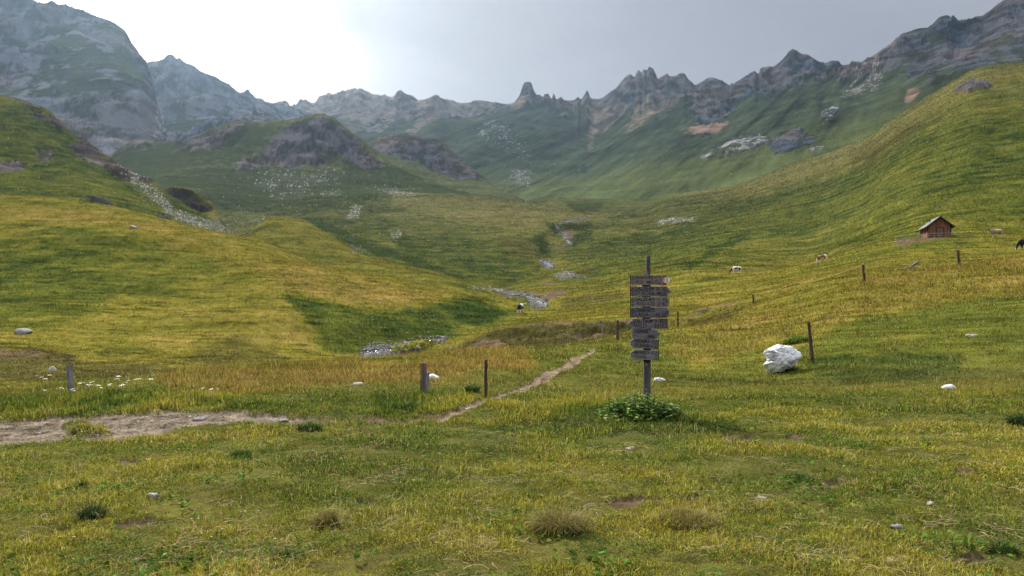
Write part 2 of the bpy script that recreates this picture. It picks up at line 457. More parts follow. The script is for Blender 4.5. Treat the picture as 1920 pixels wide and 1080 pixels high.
# -- mountains on the left
hill(12, [(230, 170, 1950), (255, 125, 1920), (279, 114, 1900), (287, 111, 1900), (298, 112, 1905), (307, 107, 1910), (313, 101, 1910), (321, 98, 1910), (325, 101, 1915), (330, 108, 1920), (337, 106, 1920), (345, 113, 1930), (360, 120, 1940), (380, 131, 1960), (400, 140, 1980), (412, 147, 2000), (430, 155, 2020),
          (440, 165, 2030), (455, 176, 2060), (467, 183, 2070), (480, 190, 2090), (500, 193, 2130), (520, 195, 2170), (540, 200, 2200), (560, 206, 2230), (600, 228, 2260), (640, 260, 2260)],
     [(230, 290, 1100), (330, 278, 1120), (400, 255, 1150), (550, 242, 1250), (640, 270, 1400)],
     [(230, 230, 1500), (320, 215, 1500), (400, 215, 1560), (500, 222, 1700), (640, 265, 1800)], sharp=True, back=1.0, w=3, cf=1.1, kk=.002)
hill(13, [(-1500, 60, 1200), (-600, 30, 1300), (-100, -8, 1420), (0, 1, 1450), (40, 4, 1460), (65, 9, 1465), (80, 12, 1470), (95, 12, 1470), (112, 21, 1475), (118, 23, 1475), (122, 21, 1475), (150, 26, 1480), (180, 33, 1480), (205, 41, 1485), (222, 49, 1490), (235, 58, 1490), (243, 72, 1490),
          (247, 80, 1490), (257, 91, 1485), (265, 100, 1480), (274, 113, 1470), (281, 135, 1440), (289, 165, 1390), (297, 205, 1310), (302, 240, 1220), (306, 270, 1130), (312, 300, 1050)],
     [(-1500, 250, 650), (0, 260, 700), (100, 275, 800), (200, 283, 900), (270, 285, 950), (312, 310, 980)],
     [(-1500, 140, 950), (0, 170, 1000), (100, 185, 1010), (200, 190, 1050), (260, 195, 1120), (285, 215, 1150), (300, 250, 1120), (312, 304, 1020)], sharp=True, back=1.0, w=4, cf=.75, kk=.002, edge=3.0)
Z = np.where(np.isfinite(Z), Z, 0)
# ------------------------------------------------------------------ what grows or lies where (masks on the terrain)
PX = np.broadcast_to(PXC[None, :], Z.shape)
PY = (HOR - FPX * (Z - CZ) / YG).astype(np.float32)
SP = (YG * (0.8 / 745)).astype(np.float32)


def blank():
    return np.zeros(Z.shape, np.float32)


M = {k: blank() for k in ('heath', 'rock', 'pale', 'dark', 'scree', 'tan', 'gold', 'lush', 'soil', 'path', 'track', 'bed', 'water', 'orange')}


def poly(key, pts, Y0, Y1, soft=3.0, wob=4.0, lam=None, amt=1.0, seed=1):
    p = np.array(pts, float)
    pad = soft + wob * 1.5 + 2
    r0, r1 = np.searchsorted(YR, [Y0, Y1])
    c0 = np.searchsorted(PXC, p[:, 0].min() - pad)
    c1 = np.searchsorted(PXC, p[:, 0].max() + pad)
    if r1 <= r0 or c1 <= c0:
        return
    sl_ = (slice(r0, r1), slice(c0, c1))
    lam = lam or 0.02 * (Y0 * Y1) ** .5
    x = XG[sl_]
    y = WY[sl_]
    qx = PX[sl_] + wob * fbm(x, y, lam, 4, seed, .6)
    qy = PY[sl_] + wob * .7 * fbm(x + 99, y, lam, 4, seed + 5, .6)
    near = (qy > p[:, 1].min() - soft) & (qy < p[:, 1].max() + soft)
    if not near.any():
        return
    X_, Y_ = qx[near], qy[near]
    ins = np.zeros(X_.shape, bool)
    dist = np.full(X_.shape, 1e9)
    for (x1, y1), (x2, y2) in zip(p, np.roll(p, -1, 0)):
        cond = ((y1 > Y_) != (y2 > Y_))
        xin = (x2 - x1) * (Y_ - y1) / (y2 - y1 + 1e-12) + x1
        ins ^= cond & (X_ < xin)
        ex, ey = x2 - x1, y2 - y1
        t = np.clip(((X_ - x1) * ex + (Y_ - y1) * ey) / (ex * ex + ey * ey + 1e-9), 0, 1)
        dist = np.minimum(dist, (X_ - x1 - t * ex) ** 2 + (Y_ - y1 - t * ey) ** 2)
    sd = np.sqrt(dist) * np.where(ins, 1, -1)
    m = np.zeros(qx.shape, np.float32)
    m[near] = sstep(-soft, soft, sd) * amt
    M[key][sl_] = np.maximum(M[key][sl_], m)


def band(key, line, half, Y0, Y1, **kw):
    """A strip following a line of (column, row[, half width])."""
    a, b = [], []
    for q in line:
        x, y = q[0], q[1]
        h = q[2] if len(q) > 2 else half
        a.append((x, y - h))
        b.append((x, y + h))
    poly(key, a + b[::-1], Y0, Y1, **kw)


# rock faces
poly('rock', [(440, 318), (452, 302), (490, 285), (520, 256), (545, 232), (575, 220), (602, 217), (628, 226), (652, 247), (682, 272), (712, 300), (722, 312), (700, 314), (668, 300), (640, 292), (620, 300), (606, 308), (560, 312), (500, 314)], 560, 900, 4, 9)
poly('rock', [(650, 292), (672, 290), (690, 302), (700, 312), (682, 318), (660, 304)], 560, 900, 3, 6)
poly('rock', [(318, 268), (370, 256), (440, 229), (465, 236), (430, 262), (395, 279), (340, 284)], 560, 900, 3, 9, amt=.95)
poly('dark', [(400, 262), (450, 236), (470, 242), (440, 275), (400, 280)], 560, 900, 3, 8)
poly('rock', [(226, 276), (262, 262), (290, 266), (292, 275), (250, 282)], 560, 900, 3, 6, amt=.8)
poly('rock', [(690, 272), (712, 259), (735, 250), (766, 249), (800, 258), (824, 264), (850, 288), (882, 312), (908, 334), (885, 336), (850, 330), (820, 324), (790, 306), (752, 296), (712, 287)], 830, 1200, 3, 7)
poly('rock', [(282, 372), (300, 358), (330, 352), (360, 358), (390, 376), (402, 392), (385, 397), (350, 399), (312, 386)], 260, 320, 3, 5)
poly('dark', [(282, 372), (300, 358), (330, 352), (360, 358), (390, 376), (402, 392), (385, 397), (350, 399), (312, 386)], 260, 320, 3, 5, amt=.8)
for pts in ([(40, 190), (70, 198), (105, 218), (126, 243), (112, 246), (80, 222), (50, 205)], [(186, 300), (215, 300), (238, 322), (232, 332), (205, 322)],
            [(250, 324), (275, 322), (298, 338), (285, 344), (258, 338)], [(70, 282), (98, 282), (100, 292), (78, 292)], [(120, 272), (160, 270), (185, 288), (150, 290)]):
    poly('rock', pts, 190, 345, 3, 7, amt=.95)
    poly('dark', pts, 190, 345, 3, 7, amt=.7)
for pts in ([(188, 302), (206, 300), (226, 316), (243, 338), (236, 345), (214, 330), (198, 318)], [(135, 268), (160, 270), (196, 292), (190, 298), (150, 284)], [(160, 372), (200, 378), (232, 392), (222, 398), (180, 386)], [(285, 398), (310, 406), (330, 416), (318, 420), (296, 410)]):
    poly('rock', pts, 182, 345, 2, 7, amt=1)
    poly('dark', pts, 182, 345, 2, 7, amt=.8)
poly('rock', [(-20, 300), (35, 297), (50, 308), (35, 318), (-20, 318)], 190, 345, 3, 6)
poly('rock', [(1790, 166), (1822, 152), (1856, 154), (1850, 172), (1812, 178)], 330, 480, 4, 8, amt=.8)
poly('rock', [(150, 285), (190, 280), (300, 338), (330, 352), (290, 362), (240, 345), (180, 310)], 200, 345, 4, 10, amt=.5)
# scree in the ravine
poly('scree', [(215, 305), (245, 325), (290, 350), (330, 395), (400, 415), (450, 432), (455, 445), (420, 440), (330, 415), (275, 365), (225, 325)], 200, 345, 4, 10, amt=.75)
poly('scree', [(400, 405), (470, 400), (505, 405), (480, 425), (455, 444), (430, 440)], 200, 320, 4, 8, amt=.65)
poly('scree', [(650, 455), (675, 462), (690, 470), (660, 470)], 190, 400, 3, 6, amt=.6)
band('scree', [(880, 538, 2), (915, 541, 2.5), (950, 545, 3)], 2, 110, 240, soft=2, wob=4, lam=3, amt=1.0)
poly('scree', [(662, 388), (680, 388), (676, 400), (655, 412), (648, 408)], 300, 600, 2, 4, amt=.8)
poly('scree', [(728, 430), (755, 430), (748, 450), (735, 450)], 240, 600, 2, 5, amt=.7)
poly('scree', [(1228, 412), (1300, 408), (1305, 416), (1240, 420)], 240, 700, 2, 6, amt=.7)
poly('scree', [(470, 320), (600, 316), (620, 335), (560, 372), (520, 375), (490, 350)], 480, 820, 8, 14, amt=.24)
poly('scree', [(610, 315), (650, 318), (640, 370), (600, 372)], 480, 820, 6, 10, amt=.25)
poly('scree', [(690, 352), (730, 348), (770, 358), (790, 372), (740, 368)], 480, 820, 4, 8, amt=.25)
poly('scree', [(1225, 414), (1300, 408), (1305, 416), (1240, 420)], 240, 700, 2, 6, amt=.8)
# cirque wall
CR = (HID == 10) | (HID == 11)
top_band = np.interp(PXC, [540, 600, 700, 760, 850, 950, 985, 1020, 1100, 1160, 1230, 1300, 1400, 1480, 1560, 1650, 1750, 1850, 1920], [45, 55, 60, 52, 42, 20, 40, 35, 22, 45, 75, 60, 50, 70, 30, 60, 110, 95, 110])
skyrow = np.interp(PXC, [p[0] for p in SKY], [p[1] for p in SKY])
r0 = np.searchsorted(YR, 560)
sl_ = (slice(r0, None), slice(None))
wobk = 22 * fbm(XG[sl_], WY[sl_], 140, 5, 21, .6)
dsk = PY[sl_] - skyrow[None, :] + wobk
ms = (1 - sstep(top_band[None, :] * .65, top_band[None, :] * 1.1, dsk)) * (HID[sl_] == 10)
M['rock'][sl_] = np.maximum(M['rock'][sl_], ms.astype(np.float32))
warm = (np.interp(PXC, [540, 590, 735, 745, 775, 790, 860, 960, 1120, 1200, 1330, 1400], [1, 1, 1, .3, .3, .9, .7, .2, .15, .35, .3, 0]))[None, :]
M['pale'][sl_] = np.maximum(M['pale'][sl_], (ms * warm).astype(np.float32))
poly('tan', [(600, 200), (700, 200), (735, 205), (720, 222), (680, 240), (650, 225), (600, 215)], 1500, 2420, 4, 8, amt=.85)
poly('tan', [(735, 205), (800, 205), (850, 200), (835, 215), (800, 235), (780, 250), (760, 252), (790, 222), (740, 218)], 1500, 2420, 3, 6, amt=.9)
poly('tan', [(735, 215), (742, 215), (722, 245), (712, 248)], 1500, 2420, 2, 5, amt=.55)
poly('tan', [(655, 222), (690, 218), (672, 245), (655, 262), (645, 262)], 1500, 2420, 3, 6, amt=.5)
poly('tan', [(955, 193), (985, 170), (1000, 178), (990, 186), (970, 205), (958, 205)], 1500, 2200, 3, 4, amt=.7)
poly('tan', [(1104, 192), (1118, 192), (1128, 205), (1150, 198), (1172, 190), (1150, 225), (1128, 244), (1110, 254), (1104, 240)], 1000, 2200, 3, 7, amt=.85)
poly('tan', [(1195, 192), (1240, 180), (1290, 172), (1245, 200), (1210, 225), (1185, 248), (1168, 250), (1182, 222)], 1000, 2200, 3, 8, amt=.7)
poly('tan', [(1100, 250), (1115, 250), (1112, 290), (1104, 290)], 1000, 2200, 2, 5, amt=.35)
poly('orange', [(1281, 240), (1290, 231), (1320, 228), (1362, 228), (1367, 232), (1340, 244), (1300, 248)], 800, 2000, 2, 7)
poly('rock', [(1300, 222), (1330, 205), (1365, 208), (1360, 228), (1310, 230)], 800, 2000, 3, 9, amt=.8)
poly('pale', [(1313, 298), (1330, 285), (1360, 272), (1392, 264), (1428, 260), (1440, 268), (1412, 282), (1370, 290), (1330, 300)], 500, 1500, 2, 9, amt=.9)
poly('rock', [(1313, 298), (1330, 285), (1360, 272), (1392, 264), (1428, 260), (1440, 268), (1412, 282), (1370, 290), (1330, 300)], 500, 1500, 3, 14, amt=.7, lam=9)
poly('rock', [(1440, 278), (1462, 262), (1500, 249), (1526, 254), (1522, 270), (1492, 286), (1452, 290)], 500, 1500, 2, 9)
poly('pale', [(1515, 276), (1540, 272), (1545, 280), (1520, 286)], 500, 1500, 2, 6)
poly('rock', [(1515, 276), (1540, 272), (1545, 280), (1520, 286)], 500, 1500, 2, 6)
poly('rock', [(1540, 228), (1548, 218), (1562, 205), (1572, 208), (1560, 228), (1548, 234)], 500, 1500, 2, 6)
poly('pale', [(1540, 228), (1548, 218), (1562, 205), (1572, 208), (1560, 228), (1548, 234)], 500, 1500, 2, 6, amt=.6)
poly('scree', [(1575, 180), (1610, 158), (1640, 140), (1655, 142), (1645, 165), (1620, 176)], 500, 1500, 3, 9, amt=.7)
poly('orange', [(1696, 192), (1702, 172), (1722, 166), (1726, 174), (1706, 194)], 400, 1500, 3, 4, amt=.7)
poly('pale', [(885, 235), (935, 232), (975, 250), (1000, 290), (985, 300), (955, 280), (900, 262)], 1150, 2100, 6, 16, amt=.28)
poly('scree', [(960, 320), (985, 318), (995, 345), (970, 352)], 1150, 1700, 4, 9, amt=.5)
# left mountains
LM = (HID == 12) | (HID == 13)
rs = np.searchsorted(YR, 640)
s3 = (slice(rs, None), slice(0, int(np.searchsorted(PXC, 680))))
nn = fbm(XG[s3], WY[s3], 260, 5, 31, .55)
grassy = sstep(.05, .5, nn * .9 + np.interp(PXC[s3[1]], [-400, 0, 150, 240, 290, 310, 700], [.1, .25, .45, .25, -.4, -.6, -.6])[None, :] - sstep(150, 205, PY[s3]) * .75)
M['rock'][s3] = np.where(LM[s3], np.maximum(M['rock'][s3], 1 - .85 * grassy), M['rock'][s3])
M['pale'][s3] = np.where((HID[s3] == 13), sstep(165, 200, PY[s3]) * .22, M['pale'][s3])
poly('lush', [(310, 230), (345, 216), (420, 225), (470, 228), (430, 245), (330, 275), (310, 270)], 900, 2300, 6, 10)
for k in ('rock',):
    M[k][s3] *= np.where(LM[s3], 1 - .85 * M['lush'][s3], 1)
poly('scree', [(298, 215), (306, 215), (310, 255), (290, 268), (286, 262)], 900, 2300, 3, 6, amt=.8)

# lush hollows and banks
poly('lush', [(530, 540), (600, 552), (660, 570), (720, 578), (800, 575), (835, 566), (880, 560), (940, 573), (962, 582), (925, 602), (870, 615), (830, 631), (700, 640), (660, 655), (610, 642), (570, 600)], 60, 135, 8, 12, lam=8)
poly('lush', [(400, 330), (500, 318), (700, 318), (700, 372), (560, 385), (440, 392), (350, 375)], 430, 830, 14, 18, amt=.75)
poly('lush', [(620, 430), (650, 432), (720, 460), (800, 500), (760, 500), (690, 478), (640, 455)], 180, 420, 6, 8, amt=.8)
band('lush', [(520, 402, 6), (570, 408, 8), (640, 436, 9), (700, 468, 9), (790, 497, 8), (875, 521, 6)], 8, 240, 430, soft=5, wob=8)
band('lush', [(-20, 355, 12), (120, 362, 12), (250, 392, 10), (330, 410, 8), (450, 440, 6)], 8, 178, 300, soft=8, wob=10, amt=.8)
poly('lush', [(720, 440), (800, 440), (860, 460), (940, 500), (990, 500), (960, 518), (860, 514), (780, 495)], 200, 420, 8, 14, amt=.6)
poly('lush', [(990, 442), (1020, 440), (1030, 470), (1025, 485), (1010, 470)], 240, 420, 4, 8)
poly('lush', [(1020, 420), (1110, 418), (1098, 432), (1060, 437), (1040, 440)], 300, 520, 3, 5)
poly('lush', [(1070, 440), (1115, 436), (1100, 450), (1075, 462)], 250, 520, 3, 6)
poly('lush', [(1058, 380), (1130, 380), (1120, 398), (1075, 395)], 420, 900, 3, 6)
poly('lush', [(1060, 470), (1160, 450), (1180, 455), (1120, 490), (1060, 495)], 180, 420, 6, 12, amt=.55)
poly('lush', [(1332, 465), (1400, 443), (1402, 450), (1370, 468), (1340, 480), (1300, 505), (1280, 512), (1290, 498)], 130, 380, 3, 7)
poly('lush', [(1700, 250), (1800, 210), (1960, 230), (2100, 240), (2100, 430), (1900, 420), (1700, 400), (1560, 380), (1650, 320)], 130, 480, 30, 30, amt=.45)
poly('lush', [(1500, 470), (1600, 440), (1700, 400), (1690, 430), (1600, 460)], 130, 300, 8, 14, amt=.35)
poly('lush', [(285, 410), (480, 445), (520, 475), (460, 445), (420, 440)], 150, 330, 6, 10, amt=.4)
poly('dark', [(1690, 240), (1830, 205), (1840, 270), (1760, 310), (1640, 320), (1600, 300)], 330, 490, 25, 25, amt=.5, lam=25)
poly('lush', [(100, 250), (200, 310), (300, 400), (200, 375), (60, 330), (0, 290), (0, 240)], 190, 340, 12, 18, amt=.45)
poly('lush', [(-80, 190), (60, 195), (125, 245), (215, 302), (300, 352), (400, 418), (330, 412), (200, 384), (0, 362), (-80, 360)], 182, 350, 10, 16, amt=.5)
poly('lush', [(240, 272), (300, 268), (440, 232), (520, 232), (480, 285), (440, 320), (360, 372), (250, 345), (215, 305)], 470, 900, 8, 14, amt=.6)
poly('lush', [(260, 330), (440, 318), (720, 316), (760, 340), (720, 372), (560, 388), (440, 396), (330, 380)], 430, 830, 14, 18, amt=.95)
poly('lush', [(690, 300), (760, 322), (900, 366), (840, 368), (760, 358), (720, 335)], 560, 830, 6, 10, amt=.6)
poly('lush', [(480, 392), (620, 378), (720, 395), (740, 425), (680, 450), (600, 425), (520, 402)], 240, 660, 12, 18, amt=.45)
poly('lush', [(740, 440), (840, 440), (900, 452), (985, 470), (1010, 500), (960, 520), (860, 516), (790, 495)], 210, 430, 10, 16, amt=.6)
poly('lush', [(1080, 470), (1180, 440), (1330, 420), (1420, 430), (1400, 490), (1300, 505), (1180, 500), (1090, 505)], 150, 470, 14, 20, amt=.4)
poly('lush', [(1240, 395), (1450, 350), (1650, 310), (1720, 330), (1680, 420), (1500, 465), (1330, 440)], 150, 620, 24, 26, amt=.35)
poly('lush', [(-60, 420), (140, 440), (260, 490), (200, 600), (60, 640), (-60, 630)], 50, 150, 24, 26, lam=14, amt=.3)
poly('lush', [(-60, 470), (80, 470), (130, 500), (60, 540), (-60, 540)], 50, 150, 14, 20, lam=10, amt=.45)
# dry crests
poly('gold', [(-50, 372), (200, 388), (320, 416), (450, 446), (600, 494), (750, 532), (900, 562), (960, 577), (880, 562), (820, 570), (700, 572), (560, 540), (350, 470), (150, 420), (-50, 410)], 80, 175, 12, 14, amt=.6)
poly('gold', [(505, 405), (620, 440), (700, 478), (860, 524), (800, 518), (690, 495), (560, 440)], 150, 240, 6, 10, amt=.35)
poly('gold', [(700, 358), (860, 366), (1000, 382), (1130, 405), (1000, 432), (900, 420), (760, 395)], 300, 660, 10, 14, amt=.7)
poly('gold', [(1250, 367), (1400, 342), (1610, 266), (1700, 205), (1830, 130), (1925, 120), (1925, 150), (1850, 160), (1700, 240), (1600, 310), (1400, 370)], 300, 690, 8, 14, amt=.65)
poly('gold', [(300, 700), (480, 692), (700, 674), (860, 662), (980, 657), (1010, 690), (900, 700), (700, 725), (480, 752), (320, 735)], 15, 56, 16, 22, amt=.85, lam=4)
poly('gold', [(1620, 520), (1800, 490), (1960, 476), (1960, 545), (1800, 560), (1640, 585), (1500, 600)], 30, 70, 12, 16, amt=.55, lam=5)
poly('gold', [(1300, 610), (1480, 570), (1620, 600), (1500, 640), (1300, 690), (1240, 650)], 20, 60, 10, 14, amt=.45, lam=5)
poly('gold', [(980, 590), (1200, 565), (1400, 520), (1620, 490), (1620, 520), (1400, 562), (1200, 590), (1000, 598)], 62, 200, 8, 10, amt=.4, lam=8)
poly('lush', [(-100, 735), (120, 728), (330, 742), (480, 762), (560, 765), (480, 776), (200, 776), (-100, 776)], 11, 24, 9, 14, lam=2, amt=.6)
poly('lush', [(700, 745), (800, 740), (900, 745), (860, 765), (760, 772), (700, 770)], 12, 20, 5, 6, lam=2, amt=.8)
poly('lush', [(930, 765), (1130, 762), (1300, 770), (1420, 790), (1300, 815), (1060, 812), (940, 790)], 9, 16, 10, 12, lam=2, amt=.8)
poly('lush', [(1500, 690), (1700, 660), (1800, 665), (1800, 690), (1600, 720)], 15, 40, 8, 10, lam=3, amt=.5)
# dark rough turf on eroded faces
poly('heath', [(838, 648), (870, 632), (900, 621), (950, 608), (1000, 602), (1180, 599), (1240, 596), (1180, 618), (1100, 640), (1000, 654), (900, 655), (850, 655)], 55, 68, 4, 6, lam=2, amt=.95)
poly('heath', [(-60, 650), (70, 652), (150, 672), (330, 690), (300, 712), (100, 712), (-60, 714)], 30, 75, 6, 9, lam=3, amt=.9)
poly('heath', [(360, 640), (440, 615), (520, 640), (540, 672), (420, 690), (340, 685)], 40, 110, 12, 16, lam=5, amt=.6)
poly('heath', [(1600, 300), (1690, 240), (1830, 205), (1845, 270), (1760, 312), (1640, 322)], 300, 490, 22, 24, lam=25, amt=.6)
poly('heath', [(1290, 600), (1345, 584), (1400, 574), (1395, 584), (1340, 600), (1290, 612)], 54, 80, 4, 6, lam=2, amt=.8)
poly('heath', [(980, 440), (1020, 470), (1015, 500), (960, 480), (930, 450)], 220, 480, 8, 14, amt=.5)
poly('heath', [(1100, 552), (1160, 545), (1180, 556), (1120, 565), (1060, 570), (1040, 563)], 90, 200, 3, 6, amt=.6)
# bare earth
poly('soil', [(-60, 656), (70, 655), (100, 663), (60, 672), (-60, 674)], 44, 75, 4, 9, lam=2, amt=.55)
poly('soil', [(878, 650), (905, 622), (925, 628), (945, 640), (960, 652), (920, 658)], 55, 68, 4, 8, lam=2, amt=.9)
band('soil', [(1282, 598, 4), (1296, 590, 3), (1345, 578, 2), (1402, 569, 1.5)], 2, 57, 80, soft=2, wob=4, lam=1.5, amt=.8)
band('soil', [(840, 645), (870, 631), (900, 620), (950, 607), (1000, 601), (1100, 598), (1180, 597), (1240, 594)], 1.5, 57, 67.5, soft=1.6, wob=2.5, lam=2, amt=.9)
poly('soil', [(1040, 612), (1120, 610), (1130, 620), (1060, 628), (1030, 624)], 57, 67, 6, 10, lam=2, amt=.45)
poly('soil', [(1014, 562), (1024, 545), (1040, 539), (1062, 541), (1056, 552), (1040, 564), (1026, 568)], 110, 240, 1.5, 4, lam=3)
band('soil', [(965, 548, 1), (1000, 544, 1.2), (1024, 545, 1)], 1, 110, 240, soft=1, wob=2, lam=2)
band('soil', [(1012, 530, .8), (1038, 528, 1.4), (1045, 528, .6)], 1, 150, 330, soft=1, wob=1.5, lam=2)
band('heath', [(1060, 515, 2), (1100, 512, 3), (1125, 508, 1)], 2, 150, 330, soft=2, wob=3, lam=3)
poly('soil', [(1350, 515), (1378, 506), (1420, 505), (1400, 511), (1370, 517)], 120, 200, 2, 4, lam=4, amt=.9)
poly('soil', [(1672, 462), (1690, 452), (1760, 447), (1800, 446), (1760, 452), (1700, 458)], 100, 150, 1.5, 3, lam=3, amt=.8)
poly('soil', [(1050, 435), (1068, 432), (1085, 440), (1072, 446), (1060, 450)], 300, 500, 2, 4, amt=.7)
poly('soil', [(1030, 462), (1070, 462), (1060, 472), (1036, 472)], 260, 380, 2, 4, amt=.5)
band('soil', [(760, 430), (800, 448), (860, 475), (920, 490), (950, 505)], 1.5, 200, 500, soft=1.2, wob=2, amt=.6)
band('soil', [(945, 590), (1000, 594)], .8, 66, 120, soft=1, wob=2, amt=.0)
for ex, ey, rx, ry in ((245, 863, 36, 6), (1385, 816, 36, 7), (1492, 812, 20, 9), (1806, 888, 22, 8), (1190, 938, 55, 10), (690, 945, 22, 5), (100, 1000, 40, 8), (260, 985, 55, 10), (430, 850, 20, 4), (1820, 1043, 40, 8), (1560, 905, 60, 6), (290, 940, 18, 6), (1290, 933, 30, 6), (1660, 985, 30, 8), (640, 820, 30, 3)):
    poly('soil', [(ex + rx * math.cos(a), ey + ry * math.sin(a)) for a in np.linspace(0, 6.28, 12)[:-1]], 3.6, 22, 3, 6 + rx * .15, lam=.35, amt=.95)
# gravel track, footpath, stream
poly('track', [(-300, 788), (0, 784), (110, 779), (300, 777), (480, 779), (600, 783), (640, 787), (600, 791), (520, 793), (400, 797), (330, 801), (280, 812), (225, 822), (120, 820), (0, 826), (-300, 832)], 8.5, 16, 2.0, 6, lam=.7)
M['track'] *= 1 - 0
isl = blank()
M['isl'] = isl
poly('isl', [(118, 792), (150, 790), (190, 797), (205, 810), (150, 812), (120, 803)], 8.5, 14, 3, 5, lam=.6)
M['track'] *= 1 - M.pop('isl')
band('path', [(820, 780, 4), (850, 772, 5), (890, 762, 5), (915, 753, 3.5), (945, 742, 6), (985, 725, 8), (1020, 708, 8.5), (1060, 688, 8), (1088, 672, 6), (1106, 662, 4), (1118, 656, 1.5)], 6, 12, 50, soft=1.5, wob=3.0, lam=.9)
band('soil', [(600, 786, 4), (660, 783, 4), (720, 781, 4.5), (780, 781, 5), (840, 775, 5)], 4, 11, 16, soft=3, wob=6, lam=.6, amt=.8)
poly('bed', [(672, 657), (690, 644), (740, 640), (790, 634), (835, 629), (842, 632), (800, 641), (765, 651), (722, 661), (680, 664)], 62, 95, 1.2, 3, lam=2)
poly('bed', [(935, 546), (955, 543), (990, 549), (1018, 560), (1030, 569), (1012, 576), (994, 574), (980, 563), (955, 553)], 110, 215, 1.2, 6, lam=2)
band('bed', [(1040, 522, 1), (1062, 519, 3), (1080, 521, 3), (1106, 520, 1)], 2, 170, 330, soft=1.2, wob=5, lam=3)
poly('scree', [(1036, 516), (1058, 504), (1075, 512), (1085, 520), (1050, 524)], 170, 330, 2, 5, lam=3, amt=.9)
band('bed', [(1110, 404, 1), (1085, 410, 2), (1040, 423, 2), (1048, 432, 3), (1058, 442, 4), (1066, 450, 5), (1072, 458, 4)], 3, 250, 560, soft=1.2, wob=3, lam=6)
poly('bed', [(1010, 484), (1030, 486), (1042, 498), (1030, 502), (1016, 498)], 220, 330, 1.2, 3, lam=3)
band('water', [(682, 658, 3.5), (715, 655, 3.0), (745, 651, 1.8), (770, 645, 1.2), (800, 638, .9), (825, 633, .7)], 2, 62, 95, soft=.8, wob=1.4, lam=1.5)
band('water', [(958, 548, .8), (985, 552, 1.0), (1003, 562, 1.2), (1012, 570, 3), (1026, 571, 2)], 1, 110, 200, soft=.8, wob=1.5, lam=3)
band('water', [(1048, 523, 1), (1070, 522, 1.4), (1095, 521, 1.0)], 1, 170, 330, soft=.8, wob=1.5, lam=3)
band('water', [(1018, 490, 2.5), (1026, 495, 2.5), (1036, 498, 2)], 1, 220, 330, soft=.8, wob=1, lam=3)
band('water', [(1050, 438, .8), (1060, 446, .8), (1066, 453, 1.4), (1071, 459, 2)], 1, 250, 560, soft=.8, wob=1, lam=6)

# tussocks, trodden steps and clumps: at every distance the sizes that still show there


def streak(x, y, z, s, seed):
    al_ = x * .85 + y * .35
    out, wsum = 0.0, 1e-6
    for lam in (.25, .5, 1., 2., 4., 8., 16., 32.):
        w = np.exp(-np.log(lam / (6.5 * s)) ** 2 / .9)
        if float(w.max()) < .03:
            continue
        out = out + w * perlin(al_ / (lam * 4.0) + lam, (z * 2.4 + y * .22) / lam, seed + int(lam * 8))
        wsum = wsum + w * w
    return (out / np.sqrt(wsum)).astype(np.float32)


def streak_size(s):
    return 6.5 * s


# ------------------------------------------------------------------ relief
print("relief")
rk = np.maximum(M['rock'], M['pale'] * .6) * (1 - .4 * ((HID == 10) & (YG < 1350)))
near = slice(0, np.searchsorted(YR, 70))
x, y, s = XG[near], WY[near], SP[near]
trod = np.maximum(M['track'][near], M['path'][near])
d = .16 * fbm(x, y, 7, 2, 3) * sstep(3, 14, np.hypot(x, y)) + .030 * fbm(x, y, 1.3, 3, 4, .6) * (1 - .6 * trod)
d = d + .02 * fbm(x, y, .22, 2, 41, .6, s)
d -= .05 * trod + .05 * M['soil'][near] * (YR[near, None] < 30)
scarp = (HID[near] == 1)
d += scarp * .35 * fbm(x, y * 1.5, 3.0, 4, 5, .6) * sstep(66.5, 62, YG[near])
d *= sstep(0, 2.5, np.hypot(x, y)) * FADE[None, :]
Z[near] += d
mid = slice(np.searchsorted(YR, 46), np.searchsorted(YR, 1150))
x, y, s, z = XG[mid], WY[mid], SP[mid], Z[mid].copy()
e = sstep(46, 75, YG[mid]) * FADE[None, :] * (HID[mid] < 10)
al = x * .85 + y * .35                                # along the slope
flat_ = (1 - np.clip(rk[mid], 0, 1))
calm = 1 - .8 * np.maximum(M['water'][mid], M['bed'][mid])
big = 0.035 * 28 * fbm(x, y, 55, 3, 6, .45, s)
st = 0
for lam in (14., 7., 3.5, 1.7, .85):
    w = np.clip((lam / s - 1.5) / 2, 0, 1)
    st = st + .050 * lam * perlin(al / (lam * 3.2) + lam, (z * 2.6 + y * .25) / lam, int(lam * 10)) * w
sk = streak(x, y, z, s, 401)
st = st + sk * streak_size(s) * (.085 - .035 * sstep(100, 240, YG[mid])) + rng.normal(0, .22, s.shape).astype(np.float32) * s
rockd = 0
for lam in (60., 30., 15., 7.5, 3.7, 1.9, 1.0):
    w = np.clip((lam / s - 1.5) / 2, 0, 1)
    rockd = rockd + (.09 if lam > 20 else .22) * lam * (.40 - 1.5 * np.abs(perlin(x / lam + .3 * z / lam, (z * 1.4 + y * .4) / lam, int(lam) + 77))) * w
lim = sstep(0, 60, np.abs(CREST[mid])) * .6 + .4
Z[mid] += e * calm * (big * lim + st * flat_ + rockd * rk[mid] * lim * np.clip(YG[mid] / 320, .25, 1))
Z[mid] -= e * .5 * np.maximum(M['water'][mid] * .4, 0)
far = slice(np.searchsorted(YR, 540), None)
x, y, s, z = XG[far], WY[far], SP[far] * 1.2, Z[far].copy()
hm = (HID[far] >= 10) * FADE[None, :]
lim = sstep(0, 90, CREST[far]) * .75 + .25
g = 0
